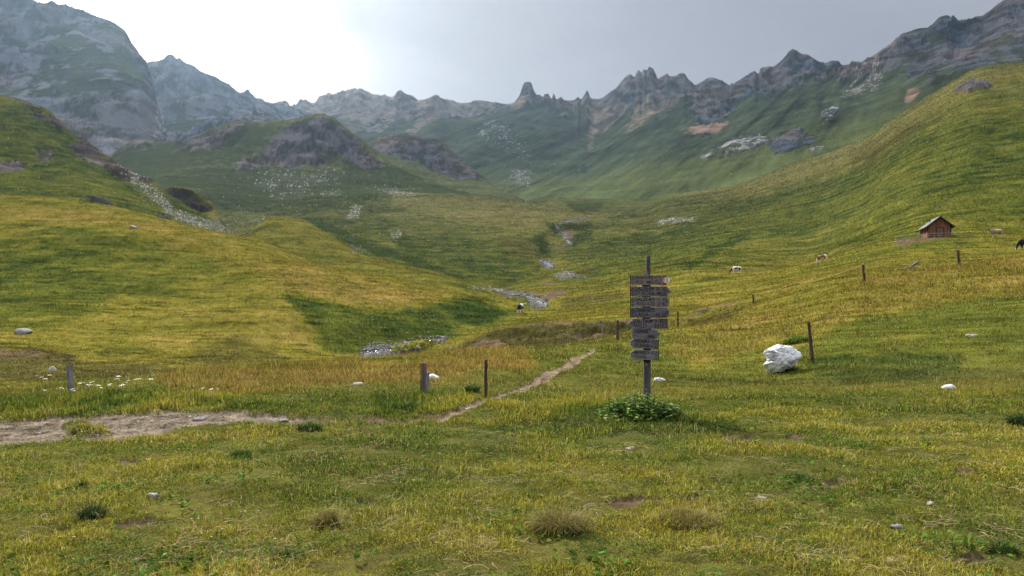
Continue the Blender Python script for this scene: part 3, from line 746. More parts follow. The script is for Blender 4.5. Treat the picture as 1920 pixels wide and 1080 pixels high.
for lam in (260., 130., 65., 32., 16., 8.):
    w = np.clip((lam / s - 1.5) / 2, 0, 1)
    xx = x + .35 * lam * perlin(x / (lam * 2), y / (lam * 2), int(lam) + 3)
    g = g + .15 * lam * (.45 - 1.5 * np.abs(perlin((xx - z * .8) / lam, (y + z * .3) / (lam * 2.4), int(lam) + 5))) * w
    if lam <= 65:
        g = g + rk[far] * .22 * lam * (.4 - 1.4 * np.abs(perlin(x / lam * 1.2 + z * .3 / lam, (z * 1.5) / lam, int(lam) + 11))) * w
sk = streak(x, y, z, SP[far], 402)
g = g * (.28 + .75 * np.clip(rk[far], 0, 1)) * np.clip(YG[far] / 1500, .15, 1) ** 1.5
g = g + (sk * .10 * streak_size(SP[far]) + rng.normal(0, .3, s.shape) * SP[far]) * (1 + 1.5 * rk[far])
Z[far] += hm * lim * g
M['rock'] = np.clip(M['rock'], 0, 1)

# ------------------------------------------------------------------ colour of turf, rock and gravel
print("colour")


def C3(r, g, b):
    return np.array([r, g, b], np.float32)


GOLD, OLIVE, GREEN, LUSH = C3(.168, .122, .032), C3(.122, .110, .019), C3(.076, .086, .015), C3(.034, .055, .014)
STRAW = C3(.29, .21, .10)
COL = np.zeros(Z.shape + (3,), np.float32)


def mixc(a, b, t):
    return a + (b - a) * t[..., None]


step = 200
for i in range(0, NR, step):
    q = slice(i, i + step)
    x, y, z, s = XG[q], WY[q], Z[q], SP[q]
    Yq = YG[q]
    al = x * .85 + y * .35
    n1 = fbm(x, y, 45, 3, 51, .55, s)
    n2 = fbm(x, y, 5.5, 4, 52, .6, s)
    n3 = fbm(al * .3, z * 2.4 + y * .3, 3.2, 4, 53, .65, s)
    n5 = fbm(al * .25, z * 2.0 + y * .2, 40, 5, 56, .7, s)
    n4 = fbm(x, y, .8, 4, 54, .7, s)
    nearw = 1 - sstep(18, 60, Yq)
    ns = streak(x, y, z, s, 403)
    rnd = rng.random(s.shape).astype(np.float32)
    if HID[q].max() >= 10:                            # gullies and ribs of the high faces fall to the left
        nw_ = 0
        for lam in (130., 64., 32., 16., 8.):
            nw_ = nw_ + .62 * perlin((x - 1.1 * z) / lam + 3.1, z / (4 * lam), int(lam) + 820) * np.clip((lam / s - 1.5) / 2, 0, 1)
        ns = np.where(HID[q] >= 10, nw_, ns).astype(np.float32)
    g = .40 + .26 * n1 + .24 * n2 + .15 * n3 + .12 * n5 * (1 - nearw) + .13 * ns * (1 - nearw)
    g = g + .75 * M['gold'][q] - .7 * M['lush'][q] - .25 * nearw * (M['gold'][q] < .3)
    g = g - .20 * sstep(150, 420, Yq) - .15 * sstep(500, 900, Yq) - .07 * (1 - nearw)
    g = np.clip(g, -.4, 1.25)
    c = mixc(LUSH, GREEN, sstep(-.4, .12, g))
    c = mixc(c, OLIVE, sstep(.12, .5, g))
    c = mixc(c, GOLD, sstep(.5, 1.15, g))
    # turf on the high faces: dull, and darkened in colour for cloud shade
    hi = (HID[q] >= 10) * 1.0
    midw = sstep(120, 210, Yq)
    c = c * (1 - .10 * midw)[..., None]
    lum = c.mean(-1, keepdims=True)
    c = mixc(c, lum * C3(.98, 1.06, .60) * .88, .50 * sstep(170, 480, Yq) * (1 - hi) + .12 * midw * (1 - hi))  # haze put into the colour: turf greyed with distance
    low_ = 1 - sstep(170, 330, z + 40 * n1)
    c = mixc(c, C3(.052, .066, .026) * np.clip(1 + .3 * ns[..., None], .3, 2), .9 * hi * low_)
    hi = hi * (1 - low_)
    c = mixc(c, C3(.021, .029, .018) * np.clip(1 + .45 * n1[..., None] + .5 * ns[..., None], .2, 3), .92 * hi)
    c = mixc(c, C3(.050, .045, .016) * (1 + .5 * ns[..., None]), np.clip(M['heath'][q] * (1.0 + .6 * ns + .4 * n2), 0, 1))
    # small dark tussocks: darker plants
    tuft = sstep(.38, .75, -ns + .25 * n4 + .25 * n3) * (1 - nearw * .5)
    c = c * (1 - (.5 - .28 * sstep(100, 240, Yq)) * tuft)[..., None]
    c = c * np.clip(1 + .24 * n4 + .16 * n3 + (.26 - .12 * sstep(100, 240, Yq)) * ns + .12 * n5 * (1 - nearw) + .14 * n2 + .16 * (rnd - .5), .3, 2)[..., None]
    # rock
    zs = np.where(HID[q] >= 12, .42, 1.2)
    nr = fbm(x + z * .25, z * zs + y * .12, 26, 6, 61, .7, s)
    nb = fbm(x, z + y * .3, 110, 3, 62, .5, s)
    hid_ = HID[q]
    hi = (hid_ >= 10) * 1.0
    crk_shade = np.abs(perlin(x / 9 + z / 14, z / 7 + y / 30, 63)) * np.clip((9 / s - 1.5) / 2, 0, 1) + np.abs(perlin(x / 34 + z / 60, z / 26 + y / 90, 64))  # dark crack lines: relief shading put into the rock colour
    base_r = C3(.047, .043, .045) + (C3(.034, .036, .042) - C3(.047, .043, .045)) * hi[..., None]  # darker rock on the high faces: cloud shade put into the colour
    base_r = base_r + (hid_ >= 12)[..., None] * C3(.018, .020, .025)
    rc = base_r * np.clip((1 + 1.5 * nr + .7 * ns + .8 * (rnd - .5)) * (.40 + 1.5 * np.clip(crk_shade, 0, .5)), .15, 1.75)[..., None] + C3(.030, .015, .004) * nb[..., None]
    pale = C3(.150, .128, .112) * (1 + .6 * nr[..., None] + .4 * (rnd[..., None] - .5))
    white = C3(.115, .118, .122) * np.clip((1 + 1.2 * nr + .9 * ns + .9 * (rnd - .5)) * (.25 + 2.2 * np.clip(crk_shade, 0, .5)), .12, 2)[..., None]
    hid = HID[q]
    is_wh = ((Yq > 500) & (Yq < 1500) & (hid == 10))[..., None]
    rc = np.where(is_wh, rc + (white - rc) * M['pale'][q][..., None], rc + (pale - rc) * (M['pale'][q] * .8)[..., None])
    rc = rc * (1 - .55 * M['dark'][q])[..., None]
    rr = np.clip(M['rock'][q] * 1.15 + (.75 * (nr - .1) + .3 * ns) * (M['rock'][q] > .04), 0, 1)
    rr = np.where(M['rock'][q] > .02, sstep(.3, .75, rr), 0)
    c = mixc(c, np.clip(rc, .02, .7), rr)
    # thatch and earth between the near blades
    c = mixc(c, C3(.075, .058, .026) * (1 + .5 * n4[..., None]), .5 * (1 - sstep(16, 26, Yq)))
    # scattered pale stones inside the pale and scree patches
    sc = M['scree'][q] * (.55 + .5 * nr + .4 * ns)
    c = mixc(c, C3(.085, .085, .075) * (1 + .4 * ns[..., None]), np.clip(sc * 1.1, 0, .75))
    c = mixc(c, C3(.26, .25, .235) * (.5 + .9 * rng.random(s.shape)[..., None]).astype(np.float32), (rnd < sc * .42) * .9)
    pp = ((rnd * .5 + .25) < M['pale'][q] * (.9 + .9 * nr + .5 * ns)) * (M['pale'][q] > .03) * (1 - np.clip(M['rock'][q] * 2, 0, 1)) * hi
    c = mixc(c, np.broadcast_to(white, c.shape), pp * .7)
    tn = np.clip(M['tan'][q] * (1 + .5 * nr), 0, 1)
    c = mixc(c, C3(.115, .092, .078) * (1 + .4 * nr[..., None] + .3 * ns[..., None]), tn * .85)
    c = mixc(c, C3(.135, .092, .070) * (1 + .45 * nr[..., None]), np.clip(M['orange'][q] * (1.0 + .6 * nr), 0, 1))
    dk = M['dark'][q] * (1 - rr) * .45
    c = c * (1 - dk)[..., None]
    nso = fbm(x, y, .9, 4, 58, .7, s) + .5 * n3
    so_ = sstep(.35, .8, M['soil'][q] + .4 * nso * (M['soil'][q] > .05))
    c = mixc(c, C3(.085, .058, .040) * (1 + .5 * nso[..., None]), so_)
    ng = fbm(x, y, .35, 4, 57, .8, s) + .35 * fbm(x, y, 2.2, 3, 59, .6, s)
    c = mixc(c, C3(.165, .125, .085) * (1 + .5 * ng[..., None]), sstep(.25, .6, M['path'][q] + .12 * ng))
    c = mixc(c, C3(.135, .110, .082) * (1 + .6 * ng[..., None] + .5 * (rnd[..., None] - .5)), sstep(.25, .7, M['track'][q] + .36 * ng * (M['track'][q] > .02)))
    c = mixc(c, C3(.085, .082, .078) * np.clip(1 + .5 * (n3 + ng) + .8 * ns + 1.2 * (rnd - .5), .15, 2.5)[..., None], sstep(.3, .6, M['bed'][q]))
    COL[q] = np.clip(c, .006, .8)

# ------------------------------------------------------------------ looking things up on the terrain
PYF = HOR - FPX * (Z - CZ) / YG
RUN = np.minimum.accumulate(np.where(YR[:, None] < 2.0, 5000, PYF), axis=0)


def col_of(px):
    return int(np.clip(np.searchsorted(PXC, px), 1, NC - 1))


def ground(X, Y):
    """Height of the terrain in front of the camera at world X, Y."""
    u = X / Y
    c = np.searchsorted(UT, u)
    c = min(max(c, 1), NC - 1)
    t = (u - UT[c - 1]) / (UT[c] - UT[c - 1])
    r = min(max(np.searchsorted(YR, Y), 1), NR - 1)
    v = (Y - YR[r - 1]) / (YR[r] - YR[r - 1])
    return float((Z[r - 1, c - 1] * (1 - t) + Z[r - 1, c] * t) * (1 - v) + (Z[r, c - 1] * (1 - t) + Z[r, c] * t) * v)


def hit(px, py):
    """First point of the terrain seen at a photo column and row."""
    c = col_of(px)
    i = int(np.argmax(RUN[:, c] <= py))
    Y = YR[i]
    X = (px - CX) / FPX * Y
    return X, Y, ground(X, Y)


def at(px, Y):
    X = (px - CX) / FPX * Y
    return Vector((X, Y, ground(X, Y)))


def seen(px, py):
    return Vector(hit(px, py))


# ------------------------------------------------------------------ materials


def new_mat(name):
    m = bpy.data.materials.new(name)
    m.use_nodes = True
    t = m.node_tree
    t.nodes.clear()
    o = N(t, 'ShaderNodeOutputMaterial')
    b = N(t, 'ShaderNodeBsdfPrincipled')
    lk(t, b, 0, o, 0)
    b.inputs['Specular IOR Level'].default_value = 0.15
    return m, t, b


def attr_mat(name, rough=1.0, spec=0.0, noise=0.0, scale=20.0, bump=0.0, bscale=40.0, trans=0.0):
    m, t, b = new_mat(name)
    a = N(t, 'ShaderNodeAttribute', attribute_name='Col')
    b.inputs['Roughness'].default_value = rough
    b.inputs['Specular IOR Level'].default_value = spec
    src = (a, 0)
    if noise or bump:
        tc = N(t, 'ShaderNodeTexCoord')
        nz = N(t, 'ShaderNodeTexNoise', i_Scale=scale, i_Detail=4.0, i_Roughness=0.65)
        lk(t, tc, 'Object', nz, 'Vector')
    if noise:
        mr = N(t, 'ShaderNodeMapRange')
        mr.inputs['From Min'].default_value = .25
        mr.inputs['From Max'].default_value = .75
        mr.inputs['To Min'].default_value = 1 - noise
        mr.inputs['To Max'].default_value = 1 + noise
        lk(t, nz, 'Fac', mr, 'Value')
        v = N(t, 'ShaderNodeVectorMath', operation='SCALE')
        lk(t, a, 0, v, 0)
        lk(t, mr, 0, v, 'Scale')
        src = (v, 0)
    lk(t, src[0], src[1], b, 'Base Color')
    if bump:
        n2 = N(t, 'ShaderNodeTexNoise', i_Scale=bscale, i_Detail=5.0, i_Roughness=0.7)
        lk(t, tc, 'Object', n2, 'Vector')
        bp = N(t, 'ShaderNodeBump')
        bp.inputs['Strength'].default_value = bump
        bp.inputs['Distance'].default_value = 0.6 / bscale
        lk(t, n2, 'Fac', bp, 'Height')
        lk(t, bp, 0, b, 'Normal')
    if trans:
        o = [n for n in t.nodes if n.type == 'OUTPUT_MATERIAL'][0]
        tr = N(t, 'ShaderNodeBsdfTranslucent')
        lk(t, src[0], src[1], tr, 0)
        mx = N(t, 'ShaderNodeMixShader')
        mx.inputs[0].default_value = trans
        lk(t, b, 0, mx, 1)
        lk(t, tr, 0, mx, 2)
        lk(t, mx, 0, o, 0)
    return m


MT = {}
MT['meadow'] = attr_mat('meadow_turf', noise=.25, scale=14, bump=.9, bscale=22)
MT['hill'] = attr_mat('hill_turf', noise=.15, scale=1.4, bump=.3, bscale=1.6)
MT['mountain'] = attr_mat('mountain_rock', noise=.12, scale=.12, bump=.3, bscale=.14)
MT['gravel'] = attr_mat('gravel', noise=.4, scale=30, bump=1.0, bscale=28)
MT['bed'] = attr_mat('stream_gravel', noise=.5, scale=2.5, bump=1.0, bscale=3)
MT['grass'] = attr_mat('grass_blades', rough=.8, spec=.02, trans=.25)
MT['stone_col'] = attr_mat('loose_stone', rough=.95, spec=.1, noise=.25, scale=3)


def mesh_np(name, verts, faces, cols=None, mat=None, smooth=False, parent=None):
    """One mesh object from arrays; faces is an (n,3) or (n,4) array or a list of such arrays."""
    me = bpy.data.meshes.new(name)
    if not isinstance(faces, list):
        faces = [faces]
    n = len(verts)
    nl = sum(f.size for f in faces)
    nf = sum(len(f) for f in faces)
    me.vertices.add(n)
    me.vertices.foreach_set('co', np.ascontiguousarray(verts, np.float32).ravel())
    me.loops.add(nl)
    me.loops.foreach_set('vertex_index', np.concatenate([f.ravel() for f in faces]).astype(np.int32))
    me.polygons.add(nf)
    tot = np.concatenate([np.full(len(f), f.shape[1], np.int32) for f in faces])
    st_ = np.concatenate([[0], np.cumsum(tot)[:-1]]).astype(np.int32)
    me.polygons.foreach_set('loop_start', st_)
    me.polygons.foreach_set('use_smooth', np.full(nf, smooth))
    me.update(calc_edges=True)
    if cols is not None:
        a = me.color_attributes.new('Col', 'FLOAT_COLOR', 'POINT')
        c4 = np.ones((n, 4), np.float32)
        c4[:, :3] = cols
        a.data.foreach_set('color', c4.ravel())
    if mat:
        me.materials.append(mat)
    o = bpy.data.objects.new(name, me)
    scene.collection.objects.link(o)
    if parent:
        o.parent = parent
    return o


def tag(o, label=None, cat=None, group=None, kind=None):
    if label:
        o['label'] = label
    if cat:
        o['category'] = cat
    if group:
        o['group'] = group
    if kind:
        o['kind'] = kind
    return o


# ------------------------------------------------------------------ build the terrain objects
print("meshes")
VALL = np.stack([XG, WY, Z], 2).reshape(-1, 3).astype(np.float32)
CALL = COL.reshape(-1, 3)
ii = (np.arange(NR - 1)[:, None] * NC + np.arange(NC - 1)[None, :])
QUADS = np.stack([ii, ii + 1, ii + NC + 1, ii + NC], 2)
cls = HID[:-1, :-1].copy().astype(np.int16)
YQ = np.broadcast_to(YR[:-1, None], cls.shape)
cls[(cls == 0) & (YQ < 64)] = 0
cls[(cls == 1)] = 20
cls[(cls == 0) & (YQ >= 64)] = 21
for k, v in (('track', 30), ('path', 31), ('bed', 32), ('water', 33)):
    m_ = M[k]
    mq = (m_[:-1, :-1] + m_[1:, :-1] + m_[:-1, 1:] + m_[1:, 1:]) / 4
    cls[mq > .5] = v
SETTING = {0: ('meadow', 'meadow'), 20: ('grassy_bank', 'hill'), 21: ('valley_floor', 'hill'), 2: ('hill', 'hill'), 3: ('hill', 'hill'), 4: ('rock_outcrop', 'hill'), 5: ('hill', 'hill'), 6: ('hill', 'hill'),
           7: ('hill', 'hill'), 8: ('hill', 'hill'), 9: ('hill', 'hill'), 10: ('mountain', 'mountain'), 11: ('mountain', 'mountain'), 12: ('mountain', 'mountain'), 13: ('mountain', 'mountain'),
           30: ('gravel_track', 'gravel'), 31: ('footpath', 'gravel'), 32: ('stream_bed', 'bed'), 33: ('stream', 'water')}
SLAB = {0: 'short grazed pasture turf in the foreground, patched green and straw yellow', 20: 'eroded grassy bank below the terrace edge', 21: 'grassy valley floor and pasture terrace behind the signpost',
        2: 'long smooth grassy spur with dry golden crest and dark green foot', 3: 'steeper pasture with dark rock outcrops behind the golden spur', 4: 'dark grey rock outcrop standing in the stony ravine',
        5: 'low golden spur between the ravine and the stream', 6: 'broad golden green moraine where the hikers walk', 7: 'rounded knoll with a wide purple grey rock face', 8: 'lower rock knoll behind the rounded knoll',
        9: 'long green hillside rising behind the wooden hut', 10: 'jagged cirque wall with rock towers along its crest', 11: 'green buttress falling from the rock tower', 12: 'pointed bluish rock peak beside the big domed mountain', 13: 'big hazy domed mountain with a pale rock foot',
        30: 'pale gravel track crossing the near meadow', 31: 'narrow trodden footpath climbing past the signpost', 32: 'grey stony bed of the mountain stream', 33: 'shallow white and grey mountain stream'}
wm, wt, wb = new_mat('stream_water')
wb.inputs['Base Color'].default_value = (.16, .17, .18, 1)
wb.inputs['Roughness'].default_value = .15
wb.inputs['Specular IOR Level'].default_value = .6
tc_ = N(wt, 'ShaderNodeTexCoord')
wn = N(wt, 'ShaderNodeTexNoise', i_Scale=1.3, i_Detail=5.0, i_Roughness=.7)
lk(wt, tc_, 'Object', wn, 'Vector')
wr = N(wt, 'ShaderNodeValToRGB')
wr.color_ramp.elements[0].position = .52
wr.color_ramp.elements[0].color = (.05, .055, .06, 1)
wr.color_ramp.elements[1].position = .66
wr.color_ramp.elements[1].color = (.50, .53, .56, 1)
lk(wt, wn, 'Fac', wr, 0)
lk(wt, wr, 0, wb, 'Base Color')
wbp = N(wt, 'ShaderNodeBump')
wbp.inputs['Strength'].default_value = .6
wbp.inputs['Distance'].default_value = .2
lk(wt, wn, 'Fac', wbp, 'Height')
lk(wt, wbp, 0, wb, 'Normal')
MT['water'] = wm
for k in np.unique(cls):
    nm, mt = SETTING[int(k)]
    f = QUADS[cls == k]
    uq, inv = np.unique(f.ravel(), return_inverse=True)
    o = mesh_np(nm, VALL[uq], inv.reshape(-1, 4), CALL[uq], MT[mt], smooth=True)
    tag(o, kind='structure')
    o['label'] = SLAB[int(k)]
print("terrain done")

# ================================================================== objects
MB_ = []


def mixn(a, b, t):
    return tuple(a[i] + (b[i] - a[i]) * t for i in range(3))


def plain_mat(name, col, rough=.8, spec=.2, metal=0.0):
    m, t, b = new_mat(name)
    b.inputs['Base Color'].default_value = (*col, 1)
    b.inputs['Roughness'].default_value = rough
    b.inputs['Specular IOR Level'].default_value = spec
    b.inputs['Metallic'].default_value = metal
    return m


def wood_mat(name, c1, c2, scale=(4, 4, 40), axis=None, rough=.85, bump=.5, contrast=(.35, .68)):
    """Weathered wood: grain runs along the axis with the smallest scale."""
    m, t, b = new_mat(name)
    tc = N(t, 'ShaderNodeTexCoord')
    mp = N(t, 'ShaderNodeMapping')
    mp.inputs['Scale'].default_value = scale
    lk(t, tc, 'Object', mp, 0)
    nz = N(t, 'ShaderNodeTexNoise', i_Scale=1.0, i_Detail=6.0, i_Roughness=.7, i_Distortion=.4)
    lk(t, mp, 0, nz, 'Vector')
    rp = N(t, 'ShaderNodeValToRGB')
    rp.color_ramp.elements[0].position = contrast[0]
    rp.color_ramp.elements[0].color = (*c1, 1)
    rp.color_ramp.elements[1].position = contrast[1]
    rp.color_ramp.elements[1].color = (*c2, 1)
    lk(t, nz, 'Fac', rp, 0)
    lk(t, rp, 0, b, 'Base Color')
    b.inputs['Roughness'].default_value = rough
    bp = N(t, 'ShaderNodeBump')
    bp.inputs['Strength'].default_value = bump
    bp.inputs['Distance'].default_value = .01
    lk(t, nz, 'Fac', bp, 'Height')
    lk(t, bp, 0, b, 'Normal')
    return m


def link_mesh(name, me, mat=None, parent=None, loc=None, rot=None):
    if mat:
        me.materials.clear()
        me.materials.append(mat)
    o = bpy.data.objects.new(name, me)
    scene.collection.objects.link(o)
    if parent:
        o.parent = parent
    if loc is not None:
        o.location = loc
    if rot is not None:
        o.rotation_euler = rot
    return o


def bm_obj(name, bm, mat=None, parent=None, loc=None, rot=None, smooth=False):
    me = bpy.data.meshes.new(name)
    if smooth:
        for f in bm.faces:
            f.smooth = True
    bm.normal_update()
    bm.to_mesh(me)
    bm.free()
    return link_mesh(name, me, mat, parent, loc, rot)


def root(name, label, cat, loc=(0, 0, 0), rz=0.0, group=None):
    o = bpy.data.objects.new(name, None)
    o.empty_display_size = .2
    scene.collection.objects.link(o)
    o.location = loc
    o.rotation_euler = (0, 0, rz)
    return tag(o, label, cat, group)


def box(bm, cx, cy, cz, sx, sy, sz, rot=None, bevel=0.0):
    g = bmesh.ops.create_cube(bm, size=1.0)
    vs_ = g['verts']
    bmesh.ops.scale(bm, vec=(sx, sy, sz), verts=vs_)
    if rot is not None:
        bmesh.ops.rotate(bm, cent=(0, 0, 0), matrix=Euler(rot).to_matrix(), verts=vs_)
    bmesh.ops.translate(bm, vec=(cx, cy, cz), verts=vs_)
    if bevel:
        ed = list({e for v in vs_ for e in v.link_edges})
        bmesh.ops.bevel(bm, geom=ed, offset=bevel, segments=1, affect='EDGES')


def loft(bm, rings, seg=10, cap=True):
    """rings: (centre, radius a, radius b, direction) swept into one closed tube."""
    prev = None
    for k, (c, ra, rb) in enumerate(rings):
        c = Vector(c)
        a = Vector(rings[max(k - 1, 0)][0])
        b = Vector(rings[min(k + 1, len(rings) - 1)][0])
        d = (b - a).normalized()
        up = Vector((0, 0, 1)) if abs(d.z) < .8 else Vector((1, 0, 0))
        s = d.cross(up).normalized()
        t = s.cross(d).normalized()
        ring = [bm.verts.new(c + s * ra * math.cos(2 * math.pi * i / seg) + t * rb * math.sin(2 * math.pi * i / seg)) for i in range(seg)]
        if prev:
            for i in range(seg):
                bm.faces.new((prev[i], prev[(i + 1) % seg], ring[(i + 1) % seg], ring[i]))
        elif cap:
            bm.faces.new(ring[::-1])
        prev = ring
    if cap:
        bm.faces.new(prev)


def rough_post(name, h, r, mat, parent=None, lean=(0, 0), seg=9, sq=False, seed=0, wob=.12, taper=.9):
    rr = random.Random(seed)
    bm = bmesh.new()
    rings = []
    n = 9
    for k in range(n):
        t = k / (n - 1)
        z = -.25 + (h + .25) * t
        w = r * (1 + (taper - 1) * t) * (1 + rr.uniform(-wob, wob))
        rings.append(((lean[0] * z + rr.uniform(-1, 1) * r * .12, lean[1] * z + rr.uniform(-1, 1) * r * .12, z), w, w * rr.uniform(.85, 1.0)))
    loft(bm, rings, seg=seg)
    for v in bm.verts:
        if v.co.z > h - .02:
            v.co.z += (v.co.x * .35 + rr.uniform(-.15, .15) * r)
    return bm_obj(name, bm, mat, parent, smooth=False)


POST_B = wood_mat('brown_post_wood', (.028, .018, .014), (.13, .085, .06), (22, 22, 2.2))
POST_M = wood_mat('greybrown_post_wood', (.055, .042, .038), (.22, .17, .15), (22, 22, 1.8))
POST_G = wood_mat('grey_post_wood', (.075, .07, .075), (.30, .28, .29), (22, 22, 1.8))

# ------------------------------------------------------------------ signpost
SX, SY = (1213 - CX) / FPX * 13.2, 13.2
SZ = ground(SX, SY)
PXM = 13.2 / FPX                                     # metres per photo pixel at the signpost


def build_signpost():
    r = root('signpost', 'tall weathered wooden signpost stacked with eight dark grey arrow boards', 'signpost', (SX, SY, SZ))
    pm = wood_mat('signpost_wood', (.030, .027, .032), (.135, .118, .125), (18, 18, 1.6), contrast=(.3, .7))
    bm = bmesh.new()
    top = (HOR - 480) * PXM + CZ - SZ
    for a, b, w, d, ox in ((-.35, 2.44, .118, .10, 0), (2.441, top, .066, .066, .022)):
        box(bm, ox, 0, (a + b) / 2, w, d, b - a, bevel=.008)
    o = bm_obj('post', bm, pm, r)
    tagm = plain_mat('dull_metal', (.3, .3, .31), .5, .5, .6)
    for z_ in (.42, .86):
        bm = bmesh.new()
        box(bm, -.02, -.052, z_, .028, .006, .03)
        bm_obj('metal_tag', bm, tagm, r)
    bms = [wood_mat('board_wood_%d' % i, c1, c2, (2.2, 9, 26), contrast=(.30, .72)) for i, (c1, c2) in enumerate((
        ((.13, .105, .095), (.36, .295, .26)), ((.065, .058, .069), (.25, .225, .25)), ((.09, .08, .085), (.33, .295, .30)), ((.055, .050, .060), (.215, .195, .22))))]
    ink = plain_mat('black_routed_letters', (.022, .019, .023), .9, .05)
    dark = plain_mat('dark_board_end_and_gap', (.012, .011, .012), .9, .05)
    red = plain_mat('red_marker_paint', (.42, .018, .02), .6, .3)
    white = plain_mat('white_marker_paint', (.74, .74, .72), .6, .3)
    # x0, x1, y0, y1, tip (+1 right, -1 left), tip depth, drop of right end, material, lines, label
    boards = [
        (1181.5, 1246, 517, 534.5, 0, 0, .6, 0, (("REFUGIO W.FRIED.HÜTTE  R.", .0), ("RIFUGIO OMBRO STELLE 13", 0)), 'A|V|S', 'paler brown board with a red and white arrow tip'),
        (1181.5, 1256, 538, 555.5, 1, 8, .5, 1, (("SALZLER", "2h 30"), ("ST.ROSA", "4820")), 'A|V|S', 'dark board with a right pointed end'),
        (1181.5, 1253, 557.5, 575, 1, 4, .5, 2, (("SALZLAN", "1h 30"), ("-TRUNZA-HÜTTE", "2740")), 'A|V|S', 'lighter grey board with a blunt right end'),
        (1181.5, 1252.5, 577.5, 595.5, 1, 4, .5, 3, (("STEINER-HÜTTE", ""), ("LANA", "1h 20")), 'A|V|S', 'dark worn board with hardly readable lettering'),
        (1175, 1251, 598, 616, -1, 10, -.8, 1, (("JOK. TALM", "1h 45"), ("WILD", "2470")), 'A|V|S', 'dark board pointing left with a sharp tip'),
        (1183, 1236.5, 617, 635, 1, 9, 4.0, 3, (("SONNE", ""), ("", "NABLS")), '', 'short tilted board pointing right'),
        (1180, 1232, 635, 653, -1, 6, 3.2, 1, (("WEIDALM", "3h 10"), ("GRUBERN", "2h 11")), 'A|V|S', 'short tilted board with a blunt left end'),
        (1180.5, 1232, 656, 674, -1, 6, 2.2, 2, (("MANNERS", "3h 20"), ("STEINKÄFEL", "")), 'A|V|S', 'lowest short board tilted down to the right'),
    ]
    texts = []
    for k, (x0, x1, y0, y1, tip, td, dr, mi, lines, side_, lab) in enumerate(boards):
        W, H = (x1 - x0) * PXM, (y1 - y0 + 1.2 - abs(dr) * .45) * PXM
        xc = ((x0 + x1) / 2 - 1213) * PXM
        zc = (HOR - (y0 + y1) / 2) * PXM + CZ - SZ
        roll = math.atan2(dr * PXM, W) * 1.0
        e = td * PXM
        hw, hh = W / 2, H / 2
        rr = random.Random(k)
        if tip == 0:
            pts = [(-hw, -hh), (hw, -hh), (hw, hh), (-hw, hh)]
        elif tip > 0:
            f = 0.0 if td > 5 else .45
            pts = [(-hw, -hh), (hw - e, -hh), (hw, -hh * f), (hw, hh * f), (hw - e, hh), (-hw, hh)] if f else [(-hw, -hh), (hw - e, -hh), (hw, 0), (hw - e, hh), (-hw, hh)]
        else:
            f = 0.0 if td > 8 else .35
            pts = [(-hw + e, -hh), (hw, -hh), (hw, hh), (-hw + e, hh), (-hw, hh * f), (-hw, -hh * f)] if f else [(-hw + e, -hh), (hw, -hh), (hw, hh), (-hw + e, hh), (-hw, 0)]
        bm = bmesh.new()
        T = .032
        fr = [bm.verts.new((p[0] + rr.uniform(-1, 1) * .0015, -T / 2, p[1] + rr.uniform(-1, 1) * .002)) for p in pts]
        bk = [bm.verts.new((v.co.x, T / 2, v.co.z)) for v in fr]
        bm.faces.new(fr)
        bm.faces.new(bk[::-1])
        n = len(pts)
        for i in range(n):
            bm.faces.new((fr[(i + 1) % n], fr[i], bk[i], bk[(i + 1) % n]))
        bmesh.ops.recalc_face_normals(bm, faces=bm.faces)
        b = bm_obj('sign_board', bm, bms[mi], r, (xc, -.085, zc), (0, roll, R(-3 if k < 4 else 3)))
        b['label'] = lab
        # dark end grain standing out at the square end
        bm = bmesh.new()
        sgn = -1 if tip >= 0 else 1
        if k != 5 and k != 4:
            box(bm, sgn * (hw + .004), 0, 0, .014, T + .004, H * 1.0)
            bm_obj('board_end', bm, dark, b)
        bm = bmesh.new()
        box(bm, sgn * (hw - .058), -T / 2 - .001, 0, .004, .002, H * .96)
        bm_obj('divider_line', bm, ink, b)
        # dark strip below each board for the post seen dark between them
        bm = bmesh.new()
        box(bm, 1213 * 0 - xc - .03 * (k < 4), T / 2 + .009, -hh - .012, .13, .014, .05)
        bm_obj('gap_strip', bm, dark, b)
        lx0 = -hw + (.075 if tip >= 0 else e + .012)
        lx1 = hw - (.075 if tip < 0 else e + .012)
        yl = -T / 2 - .0015
        for li, ln in enumerate(lines):
            zz = hh * (.18 if li == 0 else -.72)
            if isinstance(ln[1], str):
                if ln[0]:
                    texts.append((ln[0], b, (lx0, yl, zz), H * .38, 'LEFT', (lx1 - lx0) * .62))
                if ln[1]:
                    texts.append((ln[1], b, (lx1, yl, zz), H * .36, 'RIGHT', (lx1 - lx0) * .34))
            else:
                texts.append((ln[0], b, (lx0, yl, zz), H * .36, 'LEFT', (lx1 - lx0) * .97))
        if side_:
            for i, ch in enumerate(side_.split('|')):
                texts.append((ch, b, (sgn * (hw - .033), yl, hh * (.42 - .60 * i) - hh * .05), H * .25, 'CENTER', .05))
        if k in (1, 2, 3):
            texts.append(("13", b, (hw - e - .012, yl, -hh * .2), H * .3, 'CENTER', .04))
        if k == 4:
            texts.append(("13", b, (-hw + e * .95, yl, -hh * .25), H * .3, 'CENTER', .05))
        if k == 7:
            bm = bmesh.new()
            for i in range(20):
                a0, a1 = i / 20 * 6.2832, (i + 1) / 20 * 6.2832
                q = [bm.verts.new((-hw + e * .8 + ra * math.cos(a_), yl, ra * 1.1 * math.sin(a_))) for a_, ra in ((a0, .026), (a1, .026), (a1, .034), (a0, .034))]
                bm.faces.new(q)
            bm_obj('ring_mark', bm, ink, b)
